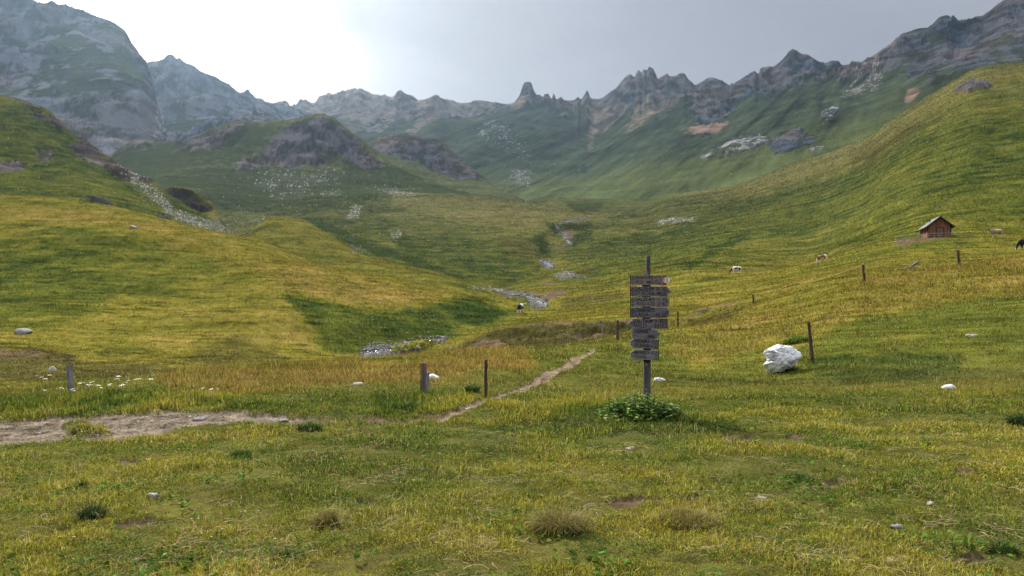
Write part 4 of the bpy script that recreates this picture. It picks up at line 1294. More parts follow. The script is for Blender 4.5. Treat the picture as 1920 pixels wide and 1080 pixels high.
        if k == 0:
            for s_ in (1, -1):
                bm = bmesh.new()
                box(bm, hw - .022, -T / 2 - .002, s_ * hh * .70, .056, .004, hh * .56)
                bm_obj('red_marker', bm, red, b)
            bm = bmesh.new()
            q = [(-.045, -.042), (.035, -.042), (.072, 0), (.035, .042), (-.045, .042)]
            fr = [bm.verts.new((p[0] + hw + .006, -T / 2 - .006, p[1])) for p in q]
            bk = [bm.verts.new((v.co.x, T / 2 - .004, v.co.z)) for v in fr]
            bm.faces.new(fr)
            bm.faces.new(bk[::-1])
            for i in range(5):
                bm.faces.new((fr[(i + 1) % 5], fr[i], bk[i], bk[(i + 1) % 5]))
            bmesh.ops.recalc_face_normals(bm, faces=bm.faces)
            w_ = bm_obj('arrow_tip', bm, white, b)
            texts.append(("13", b, (hw - .005, -T / 2 - .008, -.026), .062, 'CENTER', .06))
    # little bracket above the top board
    bm = bmesh.new()
    box(bm, -.03, -.03, (HOR - 515.5) * PXM + CZ - SZ, .10, .05, .045, rot=(0, R(-14), 0), bevel=.006)
    bm_obj('wooden_cap', bm, bms[3], r)
    objs = []
    for s_, par, loc, size, al, mw in texts:
        cu = bpy.data.curves.new('lettering', 'FONT')
        cu.body = s_
        cu.size = size * 1.35
        cu.align_x = al
        cu.extrude = .0008
        cu.offset = .0006
        o = bpy.data.objects.new('lettering', cu)
        scene.collection.objects.link(o)
        objs.append((o, par, loc, mw, al))
    bpy.context.view_layer.update()
    dg = bpy.context.evaluated_depsgraph_get()
    per = {}
    for o, par, loc, mw, al in objs:
        me = bpy.data.meshes.new_from_object(o.evaluated_get(dg))
        co = np.empty(len(me.vertices) * 3, np.float32)
        me.vertices.foreach_get('co', co)
        co = co.reshape(-1, 3)
        w = co[:, 0].max() - co[:, 0].min()
        sx = min(1.0, mw / max(w, 1e-6))
        new = np.stack([co[:, 0] * sx + loc[0], loc[1] - co[:, 2], co[:, 1] + loc[2]], 1)
        polys = [list(p.vertices) for p in me.polygons]
        d = per.setdefault(o.name, (par, [], []))
        off = sum(len(a) for a in d[1])
        d[1].append(new)
        d[2].extend([[i + off for i in p] for p in polys])
        bpy.data.meshes.remove(me)
    for o, *_ in objs:
        cu = o.data
        bpy.data.objects.remove(o)
        bpy.data.curves.remove(cu)
    for par, vv, ff in per.values():
        me = bpy.data.meshes.new('lettering')
        me.from_pydata(np.concatenate(vv).tolist(), [], ff)
        link_mesh('lettering', me, ink, par)


build_signpost()

# ------------------------------------------------------------------ fence posts
POSTS = [
    # px, base row, Y, top row, half width px, lean, grey?, label
    (911, 752, 15.4, 675, 3.3, (-.0, 0), 0, 'thin brown fence post with pale cut top beside the footpath'),
    (133, 735, 17.4, 684, 6.2, (-.05, 0), 1, 'short pale grey post rising from the flowering grass'),
    (1158, 637, 41.5, 600, 2.6, (0, 0), 0, 'stout brown post just left of the signpost boards'),
    (1271, 615, 50, 584, 2.0, (0, 0), 0, 'thin dark post just right of the signpost boards'),
    (1130, 627, 57, 604, 1.4, (0, 0), 1, 'thin grey stake left of the stout brown post'),
    (1055, 641, 56, 626, 1.3, (.05, 0), 1, 'small grey stake below the eroded bank'),
    (1524, 660, 26, 601, 3.5, (-.10, 0), 0, 'leaning dark post right behind the white boulder'),
    (1413, 572, 62, 552, 1.8, (-.08, 0), 0, 'small distant post on the slope above the white boulder'),
    (1621, 532, 44, 495, 2.8, (-.09, 0), 0, 'dark leaning post on the slope left of the fallen log'),
    (1799, 497, 57, 468, 2.9, (-.12, 0), 0, 'post on the golden crest below the wooden hut'),
]
for i, (px, yb, Y, yt, hw, lean, grey, lab) in enumerate(POSTS):
    b = at(px, Y)
    h = (HOR - yt) / FPX * Y + CZ - b.z
    o = rough_post('fence_post', h, hw / FPX * Y, POST_G if grey else POST_B, lean=lean, seed=i + 3, taper=.92)
    o.location = b
    tag(o, lab, 'post', 'wooden fence posts on the pasture')
# the thick split post
b = at(796, 15.9)
h = (HOR - 680) / FPX * 15.9 + CZ - b.z
sp_ = root('fence_post', 'thick split grey and brown post in front of a white stone', 'post', b, 0, 'wooden fence posts on the pasture')
bm = bmesh.new()
for k, (ox, w, d, top, m) in enumerate(((-.035, .105, .12, h, 0), (.050, .070, .13, h - .20, 1), (.002, .036, .15, h - .06, 0))):
    bb = bmesh.new()
    box(bb, ox, 0, top / 2 - .1, w, d, top + .2, rot=(0, R(3.0), 0), bevel=.012)
    for v in bb.verts:
        v.co.x += random.uniform(-.004, .004)
    bm_obj(('split_half', 'grey_split_half', 'split_core')[k], bb, (POST_M, POST_G, POST_M)[k], sp_)
bm.free()
# cord of the grazing fence
pts = []
anch = [(1158, 41.5, .95), (1271, 50, .95), (1413, 62, .80), (1621, 44, 1.05), (1799, 57, 1.02), (1935, 62, 1.0)]
bm = bmesh.new()
for (pa, Ya, ha), (pb, Yb, hb) in zip(anch[2:-1], anch[3:]):
    A, B = at(pa, Ya), at(pb, Yb)
    A.z += ha
    B.z += hb
    loft(bm, [((A.lerp(B, t) - Vector((0, 0, .25 * 4 * t * (1 - t)))), .012, .012) for t in np.linspace(0, 1, 9)], seg=5)
o = bm_obj('rope', bm, plain_mat('yellow_cord', (.42, .33, .10), .8))
tag(o, 'thin yellow grazing rope strung between the slope posts below the hut', 'rope')

# ------------------------------------------------------------------ rocks


def facet(co, seed, n=16, lo=.62, hi=.98):
    """Radius of a broken, flat faced block in each direction."""
    g_ = np.random.default_rng(seed)
    d = g_.normal(0, 1, (n, 3))
    d /= np.linalg.norm(d, axis=1)[:, None]
    k = g_.uniform(lo, hi, n)
    dt = np.clip(co @ d.T, 1e-3, None)
    return np.minimum(1.08, (k[None] / dt).min(1))


def noise_rock(name, rx, ry, rz, seed, mat, loc, sub=4, rough=.28, rz_rot=0.0, col=None, flat=.35, tilt=(0, 0)):
    bm = bmesh.new()
    bmesh.ops.create_icosphere(bm, subdivisions=sub, radius=1)
    co = np.array([v.co[:] for v in bm.verts])
    c2 = co * facet(co, seed)[:, None]
    n2 = fbm(co[:, 0] + seed * 3 + co[:, 2], co[:, 1] - co[:, 2] * .8, .5, 3, seed + 3, .55)
    c2 = c2 * (1 + rough * .25 * n2)[:, None] * np.array([rx, ry, rz])
    c2[:, 2] = np.where(c2[:, 2] < -flat * rz, -flat * rz + (c2[:, 2] + flat * rz) * .2, c2[:, 2])
    for v, c in zip(bm.verts, c2):
        v.co = c
    bmesh.ops.rotate(bm, cent=(0, 0, 0), matrix=Euler((tilt[0], tilt[1], 0)).to_matrix(), verts=bm.verts)
    o = bm_obj(name, bm, mat, None, loc, (0, 0, rz_rot), smooth=True)
    return o


def rock_mat(name, c1, c2, scale=6.0, lo=.38, hi=.6, bump=.8):
    m, t, b = new_mat(name)
    tc = N(t, 'ShaderNodeTexCoord')
    nz = N(t, 'ShaderNodeTexNoise', i_Scale=scale, i_Detail=8.0, i_Roughness=.72, i_Distortion=.8)
    lk(t, tc, 'Object', nz, 'Vector')
    rp = N(t, 'ShaderNodeValToRGB')
    rp.color_ramp.elements[0].position = lo
    rp.color_ramp.elements[0].color = (*c1, 1)
    rp.color_ramp.elements[1].position = hi
    rp.color_ramp.elements[1].color = (*c2, 1)
    lk(t, nz, 'Fac', rp, 0)
    lk(t, rp, 0, b, 'Base Color')
    b.inputs['Roughness'].default_value = .9
    bp = N(t, 'ShaderNodeBump')
    bp.inputs['Strength'].default_value = bump
    bp.inputs['Distance'].default_value = .04
    lk(t, nz, 'Fac', bp, 'Height')
    lk(t, bp, 0, b, 'Normal')
    return m


WHITE_ROCK = rock_mat('white_marble_rock', (.24, .24, .26), (.74, .74, .75), 3.0, .36, .52, .6)
GREY_ROCK = rock_mat('grey_field_stone', (.08, .078, .08), (.26, .255, .25), 9)
PALE_ROCK = rock_mat('pale_field_stone', (.16, .15, .13), (.46, .43, .38), 9)

# the big white boulder: a broad upper mass leaning on a lower lump
YB = 25.4
m_ = YB / FPX
bc = at(1467, YB)
gb = bc.z


def build_boulder():
    px_ = YB / FPX
    out = np.array([(-30, 14), (-25, 19), (-12, 24), (10, 22.5), (20, 21), (33, 12), (35.5, 2), (30, -5), (22, -11), (12, -16), (3, -19), (-1, -25), (-12, -24), (-28, -28), (-35, -22), (-34, -13), (-27, -6), (-29, 0), (-33, 8)], float) * px_
    bm = bmesh.new()
    bmesh.ops.create_icosphere(bm, subdivisions=6, radius=1)
    co = np.array([v.co[:] for v in bm.verts])
    th = np.arctan2(co[:, 2], co[:, 0])
    pa = np.arctan2(out[:, 1], out[:, 0])
    o_ = np.argsort(pa)
    R_ = np.interp(th, np.concatenate([pa[o_] - 2 * np.pi, pa[o_], pa[o_] + 2 * np.pi]), np.tile(np.hypot(out[:, 0], out[:, 1])[o_], 3))
    rad = np.hypot(co[:, 0], co[:, 2])
    sq = rad ** .75
    depth = .42 - .10 * co[:, 2]
    P_ = np.stack([R_ * sq * np.cos(th), co[:, 1] * np.abs(co[:, 1]) ** -.15 * depth, R_ * sq * np.sin(th)], 1)
    P_[~np.isfinite(P_)] = 0
    # broken faces: planes cut off the front and top
    g_ = np.random.default_rng(12)
    for _ in range(26):
        n_ = g_.normal(0, 1, 3) * np.array([.8, 1.3, 1.0])
        n_[1] = -abs(n_[1])
        n_ /= np.linalg.norm(n_)
        s_ = P_ @ n_
        k_ = np.percentile(s_, g_.uniform(90, 97))
        over = np.clip(s_ - k_, 0, None)
        P_ -= n_[None] * over[:, None] * .85
    nn_ = np.stack([co[:, 0], co[:, 1], co[:, 2]], 1)
    q_ = P_[:, 0] * .8 + P_[:, 1] * .5
    d = .030 * (fbm(q_ + .5 * P_[:, 2], P_[:, 2] - .55 * P_[:, 0], .40, 4, 71, .6, None, True) - .35)
    cleft = np.abs(perlin((P_[:, 0] * .5 + P_[:, 2] * 1.2) / .42 + 3.3, (P_[:, 0] * .9 + P_[:, 1]) / .8, 77))
    d -= .035 * np.clip(1 - cleft / .10, 0, 1)
    d += .008 * fbm(P_[:, 0] + P_[:, 1], P_[:, 2] + P_[:, 1] * .6, .07, 2, 72)
    P_ = P_ + nn_ * d[:, None]
    for v, c in zip(bm.verts, P_):
        v.co = c
    zc = CZ + (HOR - 669) / FPX * YB
    o = bm_obj('boulder', bm, WHITE_ROCK, None, (bc.x, bc.y, zc - .05), None, True)
    tag(o, 'big white and grey marbled boulder lying on the grass slope', 'boulder')


build_boulder()
ROCKS = [
    (1237, 714, 13, 5, WHITE_ROCK, 'small flat white stone just right of the signpost foot'),
    (1781, 729, 14, 6, WHITE_ROCK, 'small white stone alone on the right hand slope'),
    (812, 709, 17, 6, WHITE_ROCK, 'low pointed white stone behind the thick split post'),
    (97, 695, 10, 7, PALE_ROCK, 'pale angular stone on the dark earth bank behind the grey post'),
    (671, 722, 15, 3.5, PALE_ROCK, 'flat tan stone sunk in the golden meadow'),
    (378, 788, 15, 4, GREY_ROCK, 'flat bluish stone lying on the gravel track'),
    (525, 789, 17, 2.5, GREY_ROCK, 'thin flat slab at the narrow end of the gravel track'),
    (1427, 937, 12, 5, PALE_ROCK, 'small tan pointed stone in the short foreground turf'),
    (1683, 992, 15, 5, GREY_ROCK, 'flat grey stone sunk in the foreground turf'),
    (1744, 946, 9, 4, PALE_ROCK, 'tiny pale stone beside a dark tuft at right'),
    (1184, 842, 12, 3.0, PALE_ROCK, 'thin pale slab in the turf below the leafy clump'),
    (880, 768, 8, 4, PALE_ROCK, 'small pale stone on the lower footpath'),
    (287, 936, 13, 6, PALE_ROCK, 'small tan stone in the left foreground turf'),
    (42, 625, 18, 6, GREY_ROCK, 'flat grey rock in the side of the golden spur'),
    (250, 428, 9, 4, GREY_ROCK, 'grey rock pair on the crest of the golden spur'),
    (1823, 630, 13, 2.5, PALE_ROCK, 'thin pale slab on the steep right hand turf'),
    (783, 655, 5, 3, PALE_ROCK, 'pale stone by the yellow flowers at the stream'),
    (845, 655, 6, 4, GREY_ROCK, 'grey stone at the foot of the eroded bank'),
]
for i, (px, py, hw, hh, mt, lab) in enumerate(ROCKS):
    p = seen(px, py)
    k = p.y / FPX
    o = noise_rock('stone', hw * k, hw * k * .8, hh * k * 1.5, i + 11, mt, p + Vector((0, 0, -.2 * hh * k)), sub=3, rough=.35, rz_rot=i * 1.3 * 0, flat=.5)
    tag(o, lab, 'stone', 'single stones on the pasture')

# fallen log
p1, p2 = at(1690, 50.0), at(1727, 52.5)
lg = root('fallen_log', 'bleached fallen log split in two lying on the golden slope', 'log', at(1712, 51))
bm = bmesh.new()
A = Vector((-.95, -.5, .05))
B = Vector((.55, .5, .52))
loft(bm, [(A.lerp(B, t) + Vector((0, 0, .04 * math.sin(t * 9))), .035 + .07 * t, .035 + .06 * t) for t in np.linspace(0, 1, 9)], seg=8)
bm_obj('trunk', bm, POST_G, lg)
bm = bmesh.new()
A = Vector((-.1, .0, .34))
B = Vector((.50, .3, .66))
loft(bm, [(A.lerp(B, t), .05 + .03 * t, .04 + .03 * t) for t in np.linspace(0, 1, 6)], seg=7)
bm_obj('split_piece', bm, POST_G, lg)

# ------------------------------------------------------------------ wooden hut and its paddock fence


def build_hut():
    Yh = 120.0
    base = at(1757 - 3, Yh)
    k = Yh / FPX
    base.z = (HOR - 449) * k + CZ
    r = root('wooden_hut', 'small brown plank hut with a pale metal gable roof on the hillside', 'hut', base, R(-29 + 46) * -1 * 0)
    az = math.atan2(base.x, base.y)
    r.rotation_euler = (0, 0, -az + R(15))
    W, L, H, PK = 3.25, 3.9, 2.05, 3.35                # front gable faces local -Y
    planks = wood_mat('hut_planks', (.085, .036, .024), (.40, .185, .115), (6.5, 6.5, .25), contrast=(.34, .66), bump=.3)
    darkw = wood_mat('hut_dark_wood', (.018, .012, .010), (.06, .04, .032), (8, 8, .6))
    T = .08
    rr = random.Random(5)
    walls = bmesh.new()
    # vertical boards with slightly uneven widths and depth
    x_ = -W / 2
    while x_ < W / 2 - .02:
        w = min(rr.uniform(.14, .22), W / 2 - x_)
        xm = x_ + w / 2
        top = H + (PK - H) * (1 - abs(xm) / (W / 2)) - .06
        for s_, yy in ((1, -L / 2), (1, L / 2)):
            box(walls, xm, yy + rr.uniform(-.012, .012), (top - .5) / 2, w - .012, T, top + .5)
        x_ += w
    y_ = -L / 2 + .05
    while y_ < L / 2 - .05:
        w = min(rr.uniform(.15, .24), L / 2 - .05 - y_)
        for s_ in (1, -1):
            box(walls, s_ * (W / 2 - .04) + rr.uniform(-.012, .012), y_ + w / 2, (H - .5) / 2, T, w - .012, H + .5)
        y_ += w
    box(walls, 0, 0, H / 2 - .3, W - .22, L - .22, H + .1)
    wl = bm_obj('wall', walls, planks, r)
    # corner posts
    for sx in (1, -1):
        for sy in (1, -1):
            bm = bmesh.new()
            box(bm, sx * (W / 2 + .01), sy * (L / 2 + .01), H / 2 - .25, .14, .14, H + .45)
            bm_obj('corner_post', bm, darkw, r)
    # door
    dr = bmesh.new()
    for i in range(5):
        box(dr, .10 + (i - 2) * .19, -L / 2 - .075, .78, .18, .05, 1.62)
    dro = bm_obj('door', dr, wood_mat('hut_door', (.10, .055, .035), (.30, .18, .12), (7, 7, .3)), r)
    bm = bmesh.new()
    box(bm, .10, -L / 2 - .085, 1.64, 1.08, .09, .09)
    box(bm, .62, -L / 2 - .085, .78, .08, .09, 1.64)
    box(bm, -.42, -L / 2 - .085, .78, .08, .09, 1.64)
    bm_obj('door_frame', bm, darkw, dro)
    bm = bmesh.new()
    box(bm, -.22, -L / 2 - .115, .85, .05, .04, .16)
    bm_obj('handle', bm, plain_mat('iron', (.03, .03, .03), .5, .5, .5), dro)
    # dark opening low left of the door
    bm = bmesh.new()
    box(bm, -.95, -L / 2 - .05, .30, .55, .06, .62)
    bm_obj('hatch', bm, darkw, r)
    # small slit on the left wall
    bm = bmesh.new()
    box(bm, -W / 2 - .03, -.6, 1.15, .06, .35, .5)
    bm_obj('window', bm, darkw, r)
    # roof: two sheets with overhang
    ov, fo = .52, .62
    ang = math.atan2(PK - H, W / 2)
    ln = (W / 2 + ov) / math.cos(ang)
    metal = plain_mat('roof_sheet_metal', (.24, .245, .26), .7, .3, .1)
    rf = bmesh.new()
    for s_ in (1, -1):
        cx = s_ * (W / 2 + ov) / 2
        cz = PK - (W / 2 + ov) / 2 * math.tan(ang) + .09
        box(rf, cx, 0, cz, ln, L + 2 * fo, .035, rot=(0, s_ * ang, 0))
        for j in range(9):
            yy = -(L / 2 + fo) + (L + 2 * fo) * (j + .5) / 9
            box(rf, cx, yy, cz + .028, ln, .03, .03, rot=(0, s_ * ang, 0))
    ro = bm_obj('roof', rf, metal, r)
    bm = bmesh.new()
    for s_ in (1, -1):
        cx = s_ * (W / 2 + ov) / 2
        cz = PK - (W / 2 + ov) / 2 * math.tan(ang)
        for yy in (-L / 2 - fo + .03, L / 2 + fo - .03):
            box(bm, cx, yy, cz - .03, ln, .06, .20, rot=(0, s_ * ang, 0))
        for yy in (-L / 2 + .4, 0, L / 2 - .4):
            box(bm, cx, yy, cz - .06, ln, .1, .12, rot=(0, s_ * ang, 0))
        box(bm, cx, 0, cz + .045, ln - .04, L + 2 * fo - .04, .03, rot=(0, s_ * ang, 0))
    bm_obj('bargeboard', bm, darkw, ro)
    bm = bmesh.new()
    loft(bm, [((-.78, .2, PK - .78 * math.tan(ang) - .1), .09, .09), ((-.78, .2, PK - .78 * math.tan(ang) + .52), .09, .09)], seg=10)
    loft(bm, [((-.78, .2, PK - .78 * math.tan(ang) + .56), .15, .15), ((-.78, .2, PK - .78 * math.tan(ang) + .64), .06, .06)], seg=10)
    bm_obj('stove_pipe', bm, plain_mat('black_pipe', (.02, .02, .02), .6), ro)
    return base, k


hb, hk = build_hut()


def build_paddock():
    r = root('paddock_fence', 'long weathered pole fence running in front of the wooden hut', 'fence', at(1745, 116.0))
    o0 = r.location.copy()
    grey = wood_mat('fence_pole_wood', (.10, .09, .085), (.36, .33, .31), (3, 3, 3))
    line = [(1683, 455, 443, 114), (1697, 452, 441, 115), (1713, 450, 440.5, 116), (1726, 448, 439.5, 116), (1740, 447, 437.5, 116), (1752, 446, 437, 116), (1772, 446, 436.5, 116.5), (1793, 445, 436.5, 117.5), (1808, 445, 437, 118.5), (1820, 444, 438, 119.5)]
    P = []
    for i, (px, yb, yt, Y) in enumerate(line):
        b = at(px, Y)
        b.z = min(b.z, (HOR - yb) / FPX * Y + CZ) - .05
        t = Vector((b.x, b.y, (HOR - yt) / FPX * Y + CZ))
        P.append((b, t))
        bm = bmesh.new()
        rr = random.Random(i)
        loft(bm, [(b - o0 - Vector((0, 0, .4)), .055, .055), ((b.lerp(t, .5) - o0), .05, .05), (t - o0 + Vector((rr.uniform(-.04, .04), 0, .10)), .045, .045)], seg=7)
        bm_obj('post', bm, grey, r)
    for (b0, t0), (b1, t1) in zip(P[:-1], P[1:]):
        for f in (.95, .52):
            bm = bmesh.new()
            A, B = b0.lerp(t0, f) - o0, b1.lerp(t1, f) - o0
            A.y -= .07
            B.y -= .07
            d = (B - A).normalized() * .12
            loft(bm, [(A - d, .045, .045), (A.lerp(B, .5) + Vector((0, 0, -.02)), .05, .05), (B + d, .04, .04)], seg=7)
            bm_obj('rail', bm, grey, r)
    q = root('leaning_post', 'pale post leaning at the left end of the paddock fence', 'post', at(1681, 113.0))
    q.location.z = (HOR - 456) / FPX * 113 + CZ
    bm = bmesh.new()
    loft(bm, [((.18, 0, -.35), .07, .07), ((0, 0, .25), .065, .065), ((-.22, 0, .72), .06, .06)], seg=8)
    bm_obj('pole', bm, plain_mat('bleached_pole', (.5, .47, .42), .9), q)


build_paddock()

# ------------------------------------------------------------------ cattle and hikers


def remesh(objs, voxel, smooth=4):
    for o in objs:
        md = o.modifiers.new('join', 'REMESH')
        md.mode = 'VOXEL'
        md.voxel_size = voxel
        sm = o.modifiers.new('soft', 'SMOOTH')
        sm.iterations = smooth
        sm.factor = .5
    bpy.context.view_layer.update()
    dg = bpy.context.evaluated_depsgraph_get()
    out = []
    for o in objs:
        me = bpy.data.meshes.new_from_object(o.evaluated_get(dg))
        me.polygons.foreach_set('use_smooth', np.ones(len(me.polygons), bool))
        out.append(me)
    for o in objs:
        d = o.data
        bpy.data.objects.remove(o)
        bpy.data.meshes.remove(d)
    return out


def cow_bm(graze=True, turn=0.0):
    """A cow standing on z = 0, facing +X."""
    bm = bmesh.new()
    # barrel: rump, loin, belly, chest, shoulder
    loft(bm, [((-.86, 0, 1.12), .10, .14), ((-.78, 0, 1.10), .22, .24), ((-.55, 0, 1.06), .27, .31), ((-.2, 0, 1.0), .31, .36), ((.15, 0, .98), .32, .37), ((.45, 0, 1.0), .28, .36), ((.66, 0, 1.03), .21, .30), ((.80, 0, 1.04), .12, .18)], seg=16)
    # hips, withers and brisket
    loft(bm, [((-.72, -.2, 1.24), .07, .07), ((-.72, .2, 1.24), .07, .07)], seg=8)
    loft(bm, [((.35, 0, 1.30), .08, .08), ((.6, 0, 1.29), .09, .09)], seg=8)
    loft(bm, [((.5, 0, .72), .10, .12), ((.78, 0, .82), .10, .14)], seg=8)
    if graze:
        neck = [((.62, 0, 1.08), .16, .26), ((.86, turn * .15, .90), .13, .21), ((1.08, turn * .35, .62), .105, .16), ((1.18, turn * .5, .42), .09, .12)]
        hd = [((1.10, turn * .45, .50), .10, .12), ((1.20, turn * .55, .38), .115, .12), ((1.29, turn * .62, .20), .085, .095), ((1.34, turn * .66, .07), .075, .07)]
        ear = (1.12, turn * .5, .50)
    else:
        neck = [((.60, 0, 1.10), .17, .26), ((.84, turn * .15, 1.22), .13, .21), ((1.02, turn * .3, 1.34), .10, .16)]
        hd = [((1.0, turn * .28, 1.40), .10, .12), ((1.14, turn * .4, 1.36), .115, .125), ((1.33, turn * .55, 1.22), .085, .095), ((1.45, turn * .64, 1.12), .075, .07)]
        ear = (1.03, turn * .32, 1.44)
    loft(bm, neck, seg=12)
    loft(bm, hd, seg=12)
    for s in (1, -1):
        ex, ey, ez = ear
        loft(bm, [((ex, ey + s * .07, ez), .03, .05), ((ex - .03, ey + s * .17, ez + .01), .025, .05), ((ex - .04, ey + s * .25, ez - .01), .015, .02)], seg=8)
        loft(bm, [((ex + .01, ey + s * .06, ez + .06), .028, .028), ((ex + .05, ey + s * .14, ez + .13), .022, .022), ((ex + .09, ey + s * .14, ez + .20), .015, .015)], seg=7)
        # fore leg: shoulder, elbow, wrist, fetlock, hoof
        fx = .52 + s * .05
        loft(bm, [((fx, s * .17, 1.0), .11, .15), ((fx - .03, s * .185, .72), .085, .10), ((fx, s * .18, .42), .058, .062), ((fx - .005, s * .18, .36), .052, .056), ((fx + .0, s * .18, .12), .042, .044), ((fx + .02, s * .18, .05), .055, .058), ((fx + .03, s * .18, 0), .06, .065)], seg=10)
        # hind leg: hip, knee at the belly, hock behind, shank, hoof
        hx = -.60 - s * .06
        loft(bm, [((hx - .02, s * .16, 1.08), .14, .2), ((hx + .10, s * .20, .80), .11, .15), ((hx + .02, s * .20, .62), .075, .095), ((hx - .12, s * .20, .46), .055, .06), ((hx - .13, s * .20, .38), .05, .054), ((hx - .09, s * .20, .13), .042, .045), ((hx - .07, s * .20, .05), .055, .06), ((hx - .05, s * .20, 0), .06, .065)], seg=10)
    # tail and udder
    loft(bm, [((-.86, 0, 1.22), .035, .035), ((-.95, 0, 1.05), .033, .033), ((-.96, .02, .75), .032, .032), ((-.95, .03, .55), .05, .05), ((-.95, .03, .42), .03, .03)], seg=7)
    loft(bm, [((-.5, 0, .72), .12, .12), ((-.42, 0, .60), .13, .13), ((-.38, 0, .56), .06, .06)], seg=8)
    return bm


COAT = attr_mat('cow_coat', rough=.75, spec=.2, noise=.1, scale=12)
protos = []
for gz, tn in ((True, 0.0), (True, .35), (False, .3)):
    protos.append(bm_obj('cow', cow_bm(gz, tn)))
COWM = remesh(protos, .030, 3)


def coat(me, kind, seed):
    me = me.copy()
    n = len(me.vertices)
    co = np.empty(n * 3, np.float32)
    me.vertices.foreach_get('co', co)
    x, y, z = co.reshape(-1, 3).T.astype(np.float64)
    p = fbm(x + seed * 3.1, z * .9 + y * .35 + seed, .75, 2, seed)
    white, black, red, beige, dark = (.72, .68, .62), (.012, .011, .014), (.22, .075, .035), (.36, .27, .19), (.10, .065, .045)
    c = np.empty((n, 3))
    if kind == 'pied':
        w = (p > .12) | (z < .52) | (x < -.72) | ((x > -.1) & (x < .12) & (z > .9))
        w &= ~((x > .35) & (z > .55)) | (z < .52) & (x < .85)
        c[:] = np.where(w[:, None], white, black)
        muz = (x > 1.24)
        c[muz] = (.60, .36, .30)
    elif kind == 'whitepied':
        w = (p > -.28) | (z < .6)
        w &= ~((x > .80))
        c[:] = np.where(w[:, None], white, black)
    elif kind == 'redpied':
        w = (p > .22) | (z < .5) | (x < -.55)
        c[:] = np.where(w[:, None], white, red)
        c[(x > 1.0)] = white
    elif kind == 'beige':
        c[:] = beige
        top = z > 1.2
        c[top] = (.50, .42, .30)
        c[p > .15] = (.28, .20, .15)
        c[(x > 1.0)] = dark
        c[z < .35] = (.50, .44, .33)
    elif kind == 'black':
        c[:] = np.where((p > .55)[:, None], white, black)
        c[x > 1.35] = (.55, .5, .48)
    elif kind == 'blackwhite':
        c[:] = np.where((x < -.35)[:, None], white, black)
    c4 = np.ones((n, 4), np.float32)
    c4[:, :3] = c
    a = me.color_attributes.new('Col', 'FLOAT_COLOR', 'POINT')
    a.data.foreach_set('color', c4.ravel())
    me.materials.clear()
    me.materials.append(COAT)
    return me


COWS = [
    # px, foot row, proto, kind, heading (degrees, 0 = +X), scale, label
    (976, 588, 0, 'pied', -112, 1.0, 'black and white cow grazing head down above the stream'),
    (1381, 513, 1, 'whitepied', 146, 1.0, 'mostly white cow with dark head grazing on a bare earth patch'),
    (1544, 490.5, 0, 'redpied', 172, .85, 'small red and white cow grazing on the far slope'),
    (1868, 446, 2, 'beige', 168, 1.0, 'beige brown cow standing right of the wooden hut'),
    (1924, 467, 0, 'black', 182, 1.0, 'dark cow entering at the right edge of the view'),
    (951, 378, 0, 'black', 200, 1.0, 'tiny black cow on the far moraine crest'),
    (984, 380.5, 0, 'blackwhite', 150, .9, 'tiny black cow with white rump on the far moraine crest'),
]
for i, (px, fy, pr, kd, hd, sc_, lab) in enumerate(COWS):
    p = seen(px, fy)
    print('cow', px, fy, round(p.y, 1), 'height px', round(1.4 * sc_ / p.y * FPX, 1))
    o = link_mesh('cow', coat(COWM[pr], kd, i + 2), None, None, p, (0, 0, R(hd)))
    o.scale = (sc_,) * 3
    # stand level with the slope
    dx = Vector((math.cos(R(hd)), math.sin(R(hd)), 0))
    za = ground(p.x + dx.x * .5, p.y + dx.y * .5)
    zb = ground(p.x - dx.x * .6, p.y - dx.y * .6)
    o.rotation_euler = (0, -math.atan2(za - zb, 1.1), R(hd))
    o.location.z = (za + zb) / 2 - .02
    tag(o, lab, 'cow', 'cattle grazing in the valley')


def person_bm(stride=.16, arm=.12):
    """A walker on z = 0 facing +X, 1.75 m tall."""
    bm = bmesh.new()
    loft(bm, [((0, 0, .86), .15, .11), ((0, 0, .95), .165, .115), ((0, 0, 1.10), .145, .10), ((.01, 0, 1.28), .18, .115), ((.01, 0, 1.42), .17, .10), ((.02, 0, 1.49), .07, .06)], seg=12)
    loft(bm, [((.02, 0, 1.45), .055, .055), ((.035, 0, 1.54), .05, .05)], seg=10)
    loft(bm, [((.03, 0, 1.525), .05, .06), ((.045, 0, 1.57), .07, .085), ((.045, 0, 1.64), .078, .095), ((.035, 0, 1.71), .065, .08), ((.03, 0, 1.75), .03, .035)], seg=12)
    loft(bm, [((.13, 0, 1.64), .012, .012), ((.155, 0, 1.615), .016, .016)], seg=6)
    for s in (1, -1):
        st_ = s * stride
        loft(bm, [((0, s * .09, .92), .09, .095), ((st_ * .55, s * .095, .50), .06, .065), ((st_ * .6 - .01, s * .095, .46), .058, .06), ((st_ - .04, s * .095, .12), .04, .042), ((st_ - .03, s * .095, .04), .045, .045)], seg=10)
        loft(bm, [((st_ - .07, s * .095, .045), .045, .045), ((st_ + .06, s * .10, .04), .045, .04), ((st_ + .14, s * .10, .03), .035, .03)], seg=8)
        at_ = -s * arm
        loft(bm, [((.01, s * .19, 1.41), .055, .055), ((at_ * .5 - .02, s * .235, 1.14), .043, .043), ((at_ + .04, s * .24, .92), .034, .034), ((at_ + .07, s * .24, .86), .032, .028)], seg=9)
        for f in range(4):
            loft(bm, [((at_ + .07 + (f - 1.5) * .016, s * .24, .87), .011, .011), ((at_ + .08 + (f - 1.5) * .017, s * .236, .80), .010, .010), ((at_ + .085 + (f - 1.5) * .016, s * .228, .765 + abs(f - 1.5) * .006), .008, .008)], seg=6)
        loft(bm, [((at_ + .09, s * .235, .88), .012, .012), ((at_ + .115, s * .225, .83), .010, .010)], seg=6)
    return bm


